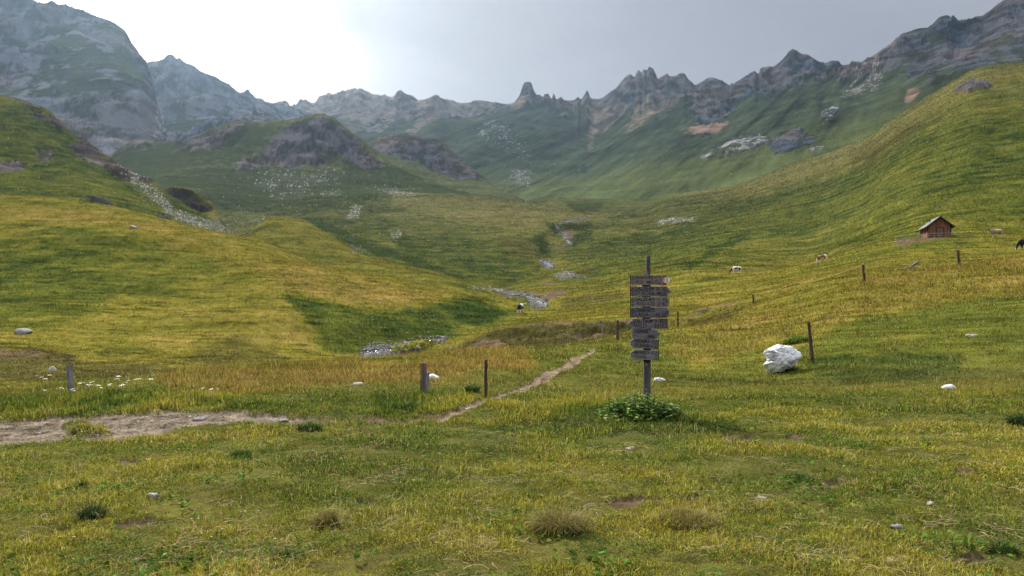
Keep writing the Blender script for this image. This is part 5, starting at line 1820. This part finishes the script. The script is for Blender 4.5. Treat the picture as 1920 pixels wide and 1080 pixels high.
pr = [bm_obj('person', person_bm(.18, .14)), bm_obj('person', person_bm(.12, .10))]
PM = remesh(pr, .011, 1)
SKIN = attr_mat('walker_clothes', rough=.8, spec=.15)


def dress(me, jacket, trousers):
    me = me.copy()
    n = len(me.vertices)
    co = np.empty(n * 3, np.float32)
    me.vertices.foreach_get('co', co)
    x, y, z = co.reshape(-1, 3).T
    c = np.tile(np.array(trousers, np.float32), (n, 1))
    c[(z > .90) | (np.abs(y) > .19) & (z > .6)] = jacket
    c[z < .10] = (.03, .025, .02)
    c[(z > 1.50) & (np.abs(y) < .12)] = (.45, .28, .20)
    c[(z > 1.655) | (z > 1.56) & (x < .0)] = (.03, .02, .015)
    c[(np.abs(y) > .2) & (z < .90) & (z > .6)] = (.45, .28, .20)
    for s in (1, -1):
        c[(x > .09) & (np.abs(y - s * .032) < .014) & (np.abs(z - 1.645) < .010)] = (.02, .015, .012)
    c[(x > .10) & (np.abs(y) < .025) & (np.abs(z - 1.575) < .007)] = (.30, .10, .09)
    c4 = np.ones((n, 4), np.float32)
    c4[:, :3] = c
    a = me.color_attributes.new('Col', 'FLOAT_COLOR', 'POINT')
    a.data.foreach_set('color', c4.ravel())
    me.materials.clear()
    me.materials.append(SKIN)
    return me


for i, (px, fy, jk, tr, hd, lab) in enumerate((
        (893.5, 432.8, (.030, .035, .022), (.02, .02, .02), -40, 'walker in dark olive clothes, left of the pair on the moraine path'),
        (897.4, 433.0, (.012, .012, .016), (.015, .014, .018), -30, 'walker in black clothes, right of the pair on the moraine path'),
        (908.2, 437.6, (.020, .014, .020), (.02, .015, .015), -60, 'lone dark clothed walker lower down the moraine path'))):
    p = seen(px, fy)
    print('walker', round(p.y, 1), 'height px', round(1.75 / p.y * FPX, 1))
    o = link_mesh('person', dress(PM[i % 2], jk, tr), None, None, p, (0, 0, R(hd)))
    tag(o, lab, 'person', 'walkers on the moraine')
    bm = bmesh.new()
    loft(bm, [((-.17, 0, 1.02), .14, .07), ((-.19, 0, 1.12), .16, .10), ((-.18, 0, 1.32), .15, .09), ((-.15, 0, 1.44), .10, .06)], seg=10)
    bm_obj('backpack', bm, plain_mat('backpack_cloth', (.03, .03, .035), .8), o, smooth=True)

# ------------------------------------------------------------------ grass and herbs
print("grass")


def vert_at(u, Y):
    c = np.clip(np.searchsorted(UT, u), 1, NC - 1)
    r = np.clip(np.searchsorted(YR, Y), 1, NR - 1)
    t = (u - UT[c - 1]) / (UT[c] - UT[c - 1])
    v = (Y - YR[r - 1]) / (YR[r] - YR[r - 1])
    z = (Z[r - 1, c - 1] * (1 - t) + Z[r - 1, c] * t) * (1 - v) + (Z[r, c - 1] * (1 - t) + Z[r, c] * t) * v
    return r, c, z


def blades_mesh(name, base, az, lean, h, w, col, tipcol, two=True, curl=.5, mat=None, face=None):
    """Ribbon blades with two segments (or one triangle)."""
    n = len(h)
    dx, dy = np.cos(az) * lean, np.sin(az) * lean
    fa = az + np.pi / 2 if face is None else face
    wx, wy = np.cos(fa) * w * .5, np.sin(fa) * w * .5
    B = base
    tip = B + np.stack([dx * h, dy * h, h * np.sqrt(np.clip(1 - lean * lean, .04, 1))], 1)
    if two:
        mid_ = B + np.stack([dx * h * .5 * (1 - curl), dy * h * .5 * (1 - curl), h * .56 * np.sqrt(np.clip(1 - (lean * (1 - curl)) ** 2, .04, 1))], 1)
        o_ = np.stack([wx, wy, 0 * wx], 1)
        V = np.stack([B - o_, B + o_, mid_ - o_ * .8, mid_ + o_ * .8, tip], 1).reshape(-1, 3)
        i0 = np.arange(n) * 5
        q = np.stack([i0, i0 + 1, i0 + 3, i0 + 2], 1)
        t = np.stack([i0 + 2, i0 + 3, i0 + 4], 1)
        C = np.stack([col, col, (col + tipcol) / 2, (col + tipcol) / 2, tipcol], 1).reshape(-1, 3)
        F = [q, t]
    else:
        o_ = np.stack([wx, wy, 0 * wx], 1)
        V = np.stack([B - o_, B + o_, tip], 1).reshape(-1, 3)
        i0 = np.arange(n) * 3
        F = [np.stack([i0, i0 + 1, i0 + 2], 1)]
        C = np.stack([col, col, tipcol], 1).reshape(-1, 3)
    return V, F, C


def sow(n, Y0, Y1, umax=.79, seed=0, keep=None):
    g = np.random.default_rng(seed)
    u = g.uniform(-umax, umax, n)
    Y = np.exp(g.uniform(math.log(Y0), math.log(Y1), n))
    r, c, z = vert_at(u, Y)
    bare = np.maximum.reduce([M[k][r, c] for k in ('path', 'bed', 'water')])
    trk = M['track'][r, c]
    soil = M['soil'][r, c]
    rock = np.maximum(M['rock'][r, c], M['scree'][r, c] * .5)
    ok = (g.random(n) > bare * 1.6) & (g.random(n) > trk * 1.35 - .37) & (g.random(n) > soil * 1.1 - .12) & (g.random(n) > rock * 1.5)
    ok &= (PYF[r, c] - RUN[r, c]) < 30
    return g, u[ok], Y[ok], r[ok], c[ok], z[ok]


def grass_layer(name, n, Y0, Y1, two, seed, label, umax=.79):
    g, u, Y, r, c, z = sow(n, Y0, Y1, umax, seed)
    n = len(u)
    X = u * Y
    base = np.stack([X, Y, z - .006], 1)
    gold = M['gold'][r, c]
    lush = M['lush'][r, c]
    patch = fbm(X, Y, 1.1, 3, 91, .6)
    big = fbm(X, Y, 4.0, 3, 92, .55)
    fine = fbm(X, Y, .28, 2, 93)
    nearw = 1 - sstep(14, 24, Y)
    h = (.024 + .0018 * np.minimum(Y, 40) + .0009 * np.clip(Y - 40, 0, 500)) * (1 + 1.2 * np.clip(patch, -.55, 1.2) + .5 * gold + .9 * lush * sstep(10, 14, Y)) * g.lognormal(0, .32, n)
    tall = ((M['lush'][r, c] > .3) & (Y > 12.5) & (Y < 24) & (X < -1.5))
    h = np.where(tall, h * 1.45, h)
    h = np.where((gold > .4) & (Y < 55), h * 1.35, h)
    # short regrowth on worn ground
    worn = np.maximum(M['track'][r, c], M['soil'][r, c])
    h *= 1 - .5 * worn
    w = np.maximum(.0042, .00075 * Y) * g.uniform(.7, 1.4, n)
    az = g.uniform(0, 2 * np.pi, n)
    lean = np.clip(g.normal(.55, .25, n), .05, .97)
    col = COL[r, c].astype(np.float64)
    # mix of species: bright yellow green, blue green, dry straw
    green = np.array([.140, .190, .018])
    yel = np.array([.300, .275, .032])
    lsh = np.array([.040, .085, .012])
    s1 = np.clip(.36 + 1.1 * big + .45 * patch, 0, 1)[:, None]
    mixn_ = green * (1 - s1) + yel * s1
    lz = sstep(.25, .6, -big * .6 + .5 * fine + .35 * g.normal(0, 1, n) * .6 + .5 * lush)[:, None]
    mixn_ = mixn_ * (1 - lz) + lsh * lz
    nw = (nearw * .75)[:, None] * (1 - .9 * gold[:, None])
    col = col * (1 - nw) * 1.25 + mixn_ * nw
    farw = sstep(40, 70, Y)
    dry = g.random(n) < (1 - .8 * farw) * np.clip(.07 + .26 * np.clip(patch + .6 * fine, 0, 1) + .30 * gold * nearw + .10 * gold - .15 * lush, .01, .6)
    straw = np.array([.36, .275, .10]) * g.uniform(.6, 1.2, n)[:, None]
    gs = np.array([.27, .185, .055]) * g.uniform(.7, 1.2, n)[:, None]
    straw = np.where((gold > .5)[:, None] & (Y > 12)[:, None], gs, straw)
    col = np.where(dry[:, None], straw, col)
    col = np.clip(col * np.exp(g.normal(0, 1, n) * (.48 - .30 * farw))[:, None], .005, .6)
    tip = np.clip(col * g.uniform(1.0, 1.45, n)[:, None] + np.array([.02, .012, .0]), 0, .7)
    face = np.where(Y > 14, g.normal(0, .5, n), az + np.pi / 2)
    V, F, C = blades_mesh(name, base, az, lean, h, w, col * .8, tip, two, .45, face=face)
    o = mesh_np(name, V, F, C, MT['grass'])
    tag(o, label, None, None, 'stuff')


grass_layer('grass', 740000, 2.6, 16, True, 101, 'short uneven pasture grass in green and straw tones', 1.1)
grass_layer('grass', 420000, 13, 62, False, 102, 'longer golden meadow grass towards the stream', 1.0)
grass_layer('grass', 280000, 55, 190, False, 103, 'wind combed pasture grass on the slopes behind')
grass_layer('grass', 180000, 180, 560, False, 104, 'tufted mountain pasture on the far hillsides')


def straws():
    g, u, Y, r, c, z = sow(30000, 3.4, 13, seed=7)
    X = u * Y
    dens = fbm(X, Y, .9, 3, 95, .6)
    ok = dens + .35 * g.normal(0, 1, len(X)) > .42
    u, Y, r, c, z, X = u[ok], Y[ok], r[ok], c[ok], z[ok], X[ok]
    n = len(X)
    L = g.uniform(.05, .20, n)
    az = fbm(X, Y, .5, 2, 96) * 6 + g.normal(0, 1.1, n)
    seg = 5
    P = []
    cur = g.normal(0, 1.6, n)
    pos = np.stack([X, Y, z + .02], 1)
    lift = g.uniform(.0, .6, n)
    for k in range(seg + 1):
        P.append(pos.copy())
        a = az + cur * k / seg
        st_ = L / seg
        pos = pos + np.stack([np.cos(a) * st_, np.sin(a) * st_, st_ * lift * (1 - 2.0 * k / seg)], 1)
    w = .0022 * g.uniform(.7, 1.3, n)
    V = []
    for k, p in enumerate(P):
        a = az + cur * k / seg + np.pi / 2
        o_ = np.stack([np.cos(a) * w, np.sin(a) * w, np.full(n, .0)], 1) * (1 - .6 * k / seg)
        up = np.stack([0 * w, 0 * w, w], 1)
        V += [p - o_ - up * .3, p + o_ + up * .6]
    V = np.stack(V, 1).reshape(-1, 3)
    m2 = 2 * (seg + 1)
    i0 = np.arange(n) * m2
    F = np.concatenate([np.stack([i0 + 2 * k, i0 + 2 * k + 1, i0 + 2 * k + 3, i0 + 2 * k + 2], 1) for k in range(seg)])
    col = np.array([.36, .285, .155]) * g.uniform(.55, 1.2, n)[:, None]
    C = np.repeat(col, m2, 0)
    o = mesh_np('dry_grass', V, F, C, MT['grass'])
    tag(o, 'long dead straw stalks lying flat on the foreground turf', None, None, 'stuff')


straws()


def herb_leaves(name, n0, Y1, lam, thr, size, tint, up, label, seed):
    g, u, Y, r, c, z = sow(n0, 3.4, Y1, seed=seed)
    X = u * Y
    d = fbm(X, Y, lam, 3, seed + 89, .6) - .4 * M['gold'][r, c]
    ok = d + .22 * g.normal(0, 1, len(X)) > thr
    Y, r, c, z, X = Y[ok], r[ok], c[ok], z[ok], X[ok]
    n = len(X)
    s = np.maximum(size, .0011 * Y) * g.uniform(.7, 1.5, n)
    a = g.uniform(0, 2 * np.pi, n)
    tx, ty = g.normal(0, .45, n), g.normal(-.15, .45, n)
    hh = g.uniform(.012, up, n)
    V = []
    for p, q, dz in ((-1, 0, 0), (-.2, -.55, .12), (.55, -.45, .1), (1.1, 0, -.25), (.55, .45, .1), (-.2, .55, .12)):
        lx = (p * np.cos(a) - q * np.sin(a)) * s
        ly = (p * np.sin(a) + q * np.cos(a)) * s
        V.append(np.stack([X + lx, Y + ly, z + hh + tx * lx + ty * ly + dz * s], 1))
    V = np.stack(V, 1).reshape(-1, 3)
    i0 = np.arange(n) * 6
    F = np.concatenate([np.stack([i0, i0 + 1, i0 + 4, i0 + 5], 1), np.stack([i0 + 1, i0 + 2, i0 + 3, i0 + 4], 1)])
    col = np.array(tint) * g.lognormal(0, .34, n)[:, None] + np.array([.025, .015, 0]) * g.random(n)[:, None]
    o = mesh_np(name, V, F, np.repeat(col, 6, 0), MT['grass'])
    tag(o, label, None, None, 'stuff')


herb_leaves('clover', 170000, 17, .8, .26, .008, (.045, .105, .018), .05, 'low green clover leaves in patches across the turf', 9)
herb_leaves('broad_leaves', 26000, 15, 1.3, .55, .022, (.060, .125, .022), .06, 'broader herb leaves in scattered green patches in the near turf', 19)


def tussock(px, py, wpx, hgt, n, c0, c1, label, seed, dead=.3):
    g = np.random.default_rng(seed)
    p = seen(px, py)
    k = p.y / FPX
    rad = wpx * k * .5
    rr = rad * np.sqrt(g.random(n)) * .55
    aa = g.uniform(0, 2 * np.pi, n)
    X, Y = rr * np.cos(aa), rr * np.sin(aa) * .8
    zz = np.array([ground(p.x + x, p.y + y) - p.z for x, y in zip(X, Y)]) - .01
    lean = np.clip(rr / rad * 1.1 + g.normal(.25, .2, n), .05, .96)
    az = aa + g.normal(0, .5, n)
    h = hgt * g.uniform(.5, 1.15, n)
    col = np.array(c0) + (np.array(c1) - np.array(c0)) * g.random(n)[:, None]
    dd = g.random(n) < dead
    col = np.where(dd[:, None], np.array([.30, .23, .11]) * g.uniform(.6, 1.1, n)[:, None], col)
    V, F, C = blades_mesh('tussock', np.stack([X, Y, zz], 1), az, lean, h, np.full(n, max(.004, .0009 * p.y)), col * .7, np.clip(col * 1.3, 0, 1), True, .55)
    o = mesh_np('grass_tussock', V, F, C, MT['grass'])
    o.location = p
    tag(o, label, 'grass tuft', 'coarse grass tussocks in the turf')


DK, DK2 = (.016, .035, .012), (.040, .075, .022)
BR, BR2 = (.085, .095, .018), (.20, .18, .045)
GR, GR2 = (.040, .080, .016), (.085, .13, .028)
TUS = [
    (172, 975, 80, .17, 420, DK, DK2, 'dark green spiky tussock in the left foreground', .12),
    (1050, 1000, 170, .21, 900, BR, BR2, 'wide brownish tussock low in the middle foreground', .4),
    (612, 985, 60, .16, 300, BR, BR2, 'small brown tussock left of the wide brownish one', .4),
    (452, 858, 66, .13, 260, GR, GR2, 'soft green tuft above the left bare patch', .15),
    (582, 808, 80, .14, 320, DK, GR2, 'dark green tuft below the end of the gravel track', .05),
    (155, 808, 60, .13, 260, GR, BR2, 'grassy tuft growing on the gravel track', .3),
    (152, 917, 40, .11, 200, DK, DK2, 'small dark tuft above a brown bare spot', .05),
    (1290, 985, 190, .15, 700, BR, BR2, 'long low brown tussock right of the wide one', .4),
    (760, 768, 90, .20, 420, GR, GR2, 'bright green tuft left of the thick split post foot', .08),
    (885, 735, 50, .20, 260, DK, GR2, 'dark tuft left of the thin brown post', .08),
    (1492, 642, 84, .34, 520, (.06, .11, .018), (.12, .17, .03), 'long green tuft between the white boulder and the leaning post', .05),
    (1478, 693, 62, .17, 420, GR, GR2, 'short green grass fringe hugging the foot of the white boulder', .1),
    (1912, 800, 70, .25, 420, DK, DK2, 'dark green tuft at the right border', .05),
    (1500, 900, 120, .10, 360, GR, GR2, 'low green patch of herbs in the right foreground turf', .05),
    (1880, 1035, 90, .12, 300, DK, GR2, 'green tuft in the lower right corner', .1),
    (540, 1055, 100, .10, 300, DK, GR2, 'low dark green herb patch at the lower edge', .1),
]
for i, t in enumerate(TUS):
    tussock(*t[:8], 300 + i, t[8])

# leafy clump round the signpost foot
LEAF = attr_mat('herb_leaf', rough=.55, spec=.25, trans=.3)


def leafy_clump():
    g = np.random.default_rng(55)
    cx_, cy_ = (1203 - CX) / FPX * 12.75, 12.75
    o0 = Vector((cx_, cy_, ground(cx_, cy_)))
    r = root('leafy_clump', 'dense green leafy weed clump around the signpost foot', 'weed clump', o0)
    ns = 150
    sx = g.normal(0, .30, ns) * 1.0
    sy = g.normal(0, .26, ns)
    keep = (sx / .66) ** 2 + (sy / .62) ** 2 < 1
    sx, sy = sx[keep], sy[keep]
    # keep the post itself clear
    ns = len(sx)
    V, F, C = [], [], []
    SV, SF = [], []
    nv = 0
    bm = bmesh.new()
    for i in range(ns):
        d = math.hypot(sx[i] / .66, sy[i] / .6)
        H = (.32 * (1 - d * d) + .09) * g.uniform(.7, 1.15)
        z0 = ground(cx_ + sx[i], cy_ + sy[i]) - o0.z
        tip = Vector((sx[i] * 1.18 + g.normal(0, .03), sy[i] * 1.15, z0 + H))
        b = Vector((sx[i], sy[i], z0 - .02))
        loft(bm, [(b, .005, .005), (b.lerp(tip, .5), .004, .004), (tip, .002, .002)], seg=4, cap=False)
        nl = int(9 + 10 * g.random())
        for j in range(nl):
            t = .15 + .85 * (j + g.random()) / nl
            p = b.lerp(tip, t)
            a = g.uniform(0, 2 * math.pi)
            L = g.uniform(.055, .105) * (1.15 - .4 * t)
            W = L * g.uniform(.55, .8)
            dv = Vector((math.cos(a), math.sin(a), g.uniform(-.35, .45))).normalized()
            sd = dv.cross(Vector((0, 0, 1))).normalized()
            nrm = sd.cross(dv)
            st_ = p + dv * .012
            pts = [st_, st_ + dv * L * .35 + sd * W * .5, st_ + dv * L * .75 + sd * W * .36 - nrm * L * .05, st_ + dv * L - nrm * L * .15, st_ + dv * L * .75 - sd * W * .36 - nrm * L * .05, st_ + dv * L * .35 - sd * W * .5, st_ + dv * L * .5 + nrm * L * .05 * -1]
            for q in pts:
                V.append(q)
            k = nv
            F += [(k, k + 1, k + 6), (k + 1, k + 2, k + 6), (k + 2, k + 3, k + 6), (k + 3, k + 4, k + 6), (k + 4, k + 5, k + 6), (k + 5, k, k + 6)]
            nv += 7
            yg = g.random()
            base = np.array((.065, .145, .018)) if yg > .3 else np.array((.19, .25, .028))
            base = base * g.lognormal(0, .3)
            C += [base] * 7
    tag(bm_obj('stems', bm, plain_mat('herb_stem', (.06, .10, .03)), r), kind='stuff')
    lv = mesh_np('leaves', np.array([v[:] for v in V]), np.array(F), np.array(C), LEAF, parent=r)
    tag(lv, kind='stuff')
    # tall grass blades at its left and back
    n = 420
    aa = g.uniform(0, 2 * np.pi, n)
    X = g.normal(-.18, .30, n)
    Y = g.normal(.16, .20, n)
    zz = np.array([ground(cx_ + x, cy_ + y) - o0.z for x, y in zip(X, Y)])
    col = np.array((.050, .115, .012)) * g.lognormal(0, .3, n)[:, None]
    Vb, Fb, Cb = blades_mesh('b', np.stack([X, Y, zz], 1), aa, np.clip(g.normal(.4, .2, n), .05, .9), g.uniform(.16, .38, n), np.full(n, .010), col, col * 1.3, True, .5)
    tg = mesh_np('tall_grass', Vb, Fb, Cb, MT['grass'], parent=r)
    tag(tg, kind='stuff')


leafy_clump()

# white umbel flowers by the track
PETAL = plain_mat('white_petals', (.74, .72, .66), .8, .1)
STEM = plain_mat('flower_stem', (.07, .10, .03), .8, .1)


def umbel(seed, rad):
    g = random.Random(seed)
    bm = bmesh.new()
    for i in range(16):
        a, q = g.uniform(0, 6.28), rad * math.sqrt(g.random())
        s = rad * .30
        c = Vector((q * math.cos(a), q * math.sin(a), .012 - .25 * q * q / rad + g.uniform(-.003, .003)))
        ring = [bm.verts.new(c + Vector((s * math.cos(t), s * math.sin(t), 0))) for t in np.linspace(0, 6.283, 7)[:-1]]
        cv = bm.verts.new(c + Vector((0, 0, s * .5)))
        for j in range(6):
            bm.faces.new((ring[j], ring[(j + 1) % 6], cv))
    return bm


FL = [(70, 705), (78, 708), (84, 711), (93, 704), (150, 719), (157, 718), (165, 722), (172, 717), (138, 735), (136, 739), (166, 734), (171, 735), (184, 723), (190, 743), (206, 725), (215, 712), (220, 711), (222, 706), (226, 724), (230, 727), (237, 720), (240, 726), (255, 721), (262, 711), (283, 711), (205, 745), (84, 741), (115, 744), (380, 735), (397, 741), (408, 755)]
for i, (px, py) in enumerate(FL):
    Y = 15.2 + (i * 37 % 17) / 17 * 2.6 if px < 300 else 14.8
    X = (px - CX) / FPX * Y
    zt = CZ + (HOR - py) / FPX * Y
    g0 = ground(X, Y)
    hgt = max(zt - g0, .12)
    r = root('wildflower', 'white flat topped wildflower on a thin stalk in the tall grass by the track', 'wildflower', (X, Y, g0), 0, 'white umbel flowers in the tall grass')
    fh = bm_obj('flower_head', umbel(i, .030 + .022 * ((i * 7) % 5) / 5), PETAL, r, (0, 0, hgt), (R(-14 + i % 5 * 6), R(i % 7 * 5 - 15), 0))
    bm = bmesh.new()
    loft(bm, [((0, 0, -.02), .004, .004), ((.01, 0, hgt * .5), .0035, .0035), ((0, 0, hgt), .003, .003)], seg=5)
    bm_obj('stalk', bm, STEM, r)
# daisies close to the camera
for i, (px, py) in enumerate([(484, 972), (459, 972), (358, 988), (371, 992), (499, 1002), (416, 1008), (138, 1025), (515, 1026), (396, 1026), (968, 916), (1000, 912), (971, 913)]):
    p = seen(px, py)
    r = root('daisy', 'tiny white daisy in the short foreground turf', 'daisy', p, 0, 'white daisies in the foreground turf')
    bm_obj('flower_head', umbel(i + 50, .010), PETAL, r, (0, 0, .05), (R(-25), 0, 0))
    bm = bmesh.new()
    loft(bm, [((0, 0, -.02), .0015, .0015), ((0, 0, .05), .0015, .0015)], seg=4)
    bm_obj('stalk', bm, STEM, r)


# yellow flowering herbs on the stream bank
def yellow_herbs():
    g = np.random.default_rng(77)
    P = []
    for px, py, sx, sy, n in ((795, 650, 14, 3.5, 520), (770, 654, 12, 2.5, 220), (750, 657, 9, 2, 120)):
        for _ in range(n):
            a, b = g.normal(px, sx), g.normal(py, sy)
            X, Y, z = hit(a, b)
            if 55 < Y < 100:
                P.append((X, Y, z))
    P = np.array(P)
    n = len(P)
    s = g.uniform(.05, .13, n)
    hh = g.uniform(.05, .35, n)
    V = []
    for p, q in ((-1, -.6), (1, -.6), (.9, .7), (-.9, .7)):
        V.append(P + np.stack([p * s, q * s * .5, hh + q * s * .6], 1))
    V = np.stack(V, 1).reshape(-1, 3)
    i0 = np.arange(n) * 4
    col = np.where((g.random(n) < .6)[:, None], np.array([.50, .42, .02]), np.array([.10, .14, .02])) * g.uniform(.7, 1.2, n)[:, None]
    o = mesh_np('yellow_herbs', V, np.stack([i0, i0 + 1, i0 + 2, i0 + 3], 1), np.repeat(col, 4, 0), LEAF)
    tag(o, 'bright yellow flowering herbs on the stream bank', None, None, 'stuff')


yellow_herbs()

# ------------------------------------------------------------------ loose stones strewn over slopes and in the stream
ICO = bmesh.new()
bmesh.ops.create_icosphere(ICO, subdivisions=1, radius=1)
ICO.verts.ensure_lookup_table()
ICV = np.array([v.co[:] for v in ICO.verts])
ICF = np.array([[v.index for v in f.verts] for f in ICO.faces])
ICO.free()


def strew(name, spots, label, tint, seed, flat=.6):
    """spots: list of (photo column, row, size in photo pixels)."""
    g = np.random.default_rng(seed)
    V, F, C = [], [], []
    nv = 0
    for px, py, s in spots:
        X, Y, z = hit(px, py)
        if Y > 3500:
            continue
        k = s * Y / FPX * .5
        sc_ = np.array([g.uniform(.7, 1.5), g.uniform(.7, 1.2), g.uniform(.45, .9) * flat * 1.4]) * k
        v = ICV * (1 + g.normal(0, .16, (len(ICV), 1))) * sc_
        a = g.uniform(0, 6.28)
        v = np.stack([v[:, 0] * math.cos(a) - v[:, 1] * math.sin(a), v[:, 0] * math.sin(a) + v[:, 1] * math.cos(a), v[:, 2]], 1)
        V.append(v + np.array([X, Y, z + k * .12]))
        F.append(ICF + nv)
        nv += len(ICV)
        C.append(np.tile(np.array(tint) * g.lognormal(0, .5), (len(ICV), 1)))
    o = mesh_np(name, np.concatenate(V), np.concatenate(F), np.clip(np.concatenate(C), 0, .8), MT['stone_col'])
    tag(o, label, None, None, 'stuff')


def scatter(g, n, pts, smin, smax):
    """n random spots inside a photo-space polygon."""
    p = np.array(pts, float)
    out = []
    lo, hi = p.min(0), p.max(0)
    while len(out) < n:
        q = lo + (hi - lo) * g.random(2)
        ins = False
        for (x1, y1), (x2, y2) in zip(p, np.roll(p, -1, 0)):
            if (y1 > q[1]) != (y2 > q[1]) and q[0] < (x2 - x1) * (q[1] - y1) / (y2 - y1) + x1:
                ins = not ins
        if ins:
            out.append((q[0], q[1], smin + (smax - smin) * g.random() ** 2.5))
    return out


g = np.random.default_rng(5)
sp = []
sp += scatter(g, 90, [(470, 318), (640, 316), (640, 350), (560, 378), (500, 375)], 1.1, 3.4)
sp += scatter(g, 170, [(380, 330), (760, 330), (760, 395), (420, 400)], 1.0, 2.4)
sp += scatter(g, 130, [(680, 345), (790, 352), (800, 378), (700, 370)], 1.1, 3)
sp += scatter(g, 300, [(215, 305), (250, 325), (300, 350), (330, 392), (405, 412), (460, 432), (455, 446), (420, 440), (330, 415), (275, 365), (225, 325)], 1.2, 4)
sp += scatter(g, 90, [(400, 410), (470, 402), (500, 408), (455, 444)], 1.2, 3.5)
sp += scatter(g, 60, [(20, 250), (120, 270), (300, 380), (200, 370), (20, 320)], 1, 3)
sp += scatter(g, 60, [(600, 560), (900, 580), (860, 620), (700, 640), (620, 620)], 1.2, 5)
sp += scatter(g, 60, [(10, 400), (300, 430), (600, 520), (500, 640), (50, 620)], .8, 2.5)
sp += scatter(g, 150, [(1300, 380), (1700, 230), (1900, 150), (1900, 420), (1600, 450), (1300, 480)], .9, 2.4)
sp += scatter(g, 80, [(640, 420), (1000, 400), (1000, 510), (800, 500)], .9, 2.6)
sp += scatter(g, 60, [(1060, 470), (1300, 430), (1300, 500), (1100, 520)], .9, 2.6)
sp += scatter(g, 90, [(880, 235), (940, 232), (1000, 290), (985, 305), (900, 265)], 1.5, 4)
sp += scatter(g, 110, [(955, 318), (990, 318), (1000, 348), (965, 352)], 1.2, 4)
sp += scatter(g, 160, [(830, 300), (1000, 300), (1180, 330), (1180, 365), (950, 365)], .9, 2.4)
sp += scatter(g, 160, [(1180, 300), (1450, 200), (1620, 180), (1500, 300), (1250, 355)], .9, 2.6)
sp += scatter(g, 60, [(1030, 600), (1160, 600), (1150, 630), (900, 652)], 1, 3)
strew('scattered_stones', sp, 'pale loose stones strewn over the slopes and talus', (.21, .205, .195), 61)
sb = []
sb += scatter(g, 330, [(672, 657), (690, 645), (740, 640), (835, 629), (842, 632), (765, 651), (722, 661), (680, 664)], 1.5, 6)
sb += scatter(g, 330, [(925, 545), (950, 541), (992, 547), (1034, 566), (1012, 577), (985, 576), (945, 554)], 1.3, 4.5)
sb += scatter(g, 150, [(1036, 514), (1062, 508), (1105, 519), (1102, 526), (1050, 526)], 1.2, 3.5)
sb += scatter(g, 110, [(1036, 424), (1050, 424), (1076, 458), (1062, 462)], 1.2, 3.5)
sb += scatter(g, 30, [(1012, 486), (1030, 488), (1040, 500), (1018, 500)], 1.2, 3.5)
sb += scatter(g, 60, [(1225, 412), (1300, 408), (1305, 416), (1240, 420)], 1.2, 3.5)
strew('stream_stones', sb, 'grey and white cobbles heaped along the stream', (.19, .185, .185), 62)
gs = []
gs += scatter(g, 900, [(-20, 786), (110, 781), (300, 779), (560, 784), (520, 792), (400, 796), (330, 800), (225, 821), (-20, 826)], 1.2, 4.5)
gs += scatter(g, 120, [(850, 772), (945, 742), (1060, 688), (1095, 670), (1060, 696), (945, 748)], 1.0, 3)
strew('gravel_stones', gs, 'small stones lying on the gravel track and footpath', (.22, .19, .16), 63, .45)

# ------------------------------------------------------------------ haze
def build_haze():
    zmin, zmax = float(Z.min()) - 1.0, float(Z.max()) + 30.0
    s = 6700.0
    v = [(-s, -s, zmin), (s, -s, zmin), (s, s, zmin), (-s, s, zmin), (-s, -s, zmax), (s, -s, zmax), (s, s, zmax), (-s, s, zmax)]
    f = [(0, 3, 2, 1), (4, 5, 6, 7), (0, 1, 5, 4), (1, 2, 6, 5), (2, 3, 7, 6), (3, 0, 4, 7)]
    m = bpy.data.materials.new('haze_air')
    m.use_nodes = True
    t = m.node_tree
    t.nodes.clear()
    o = N(t, 'ShaderNodeOutputMaterial')
    p = N(t, 'ShaderNodeVolumePrincipled')
    p.inputs['Color'].default_value = (.50, .72, 1.0, 1)
    p.inputs['Density'].default_value = HAZE
    p.inputs['Anisotropy'].default_value = 0.72
    t.links.new(p.outputs[0], o.inputs['Volume'])
    h = mesh_np('haze', np.array(v), np.array(f), None, m)
    tag(h, 'thin blue haze filling the valley', None, None, 'stuff')


HAZE = 0.000048
build_haze()
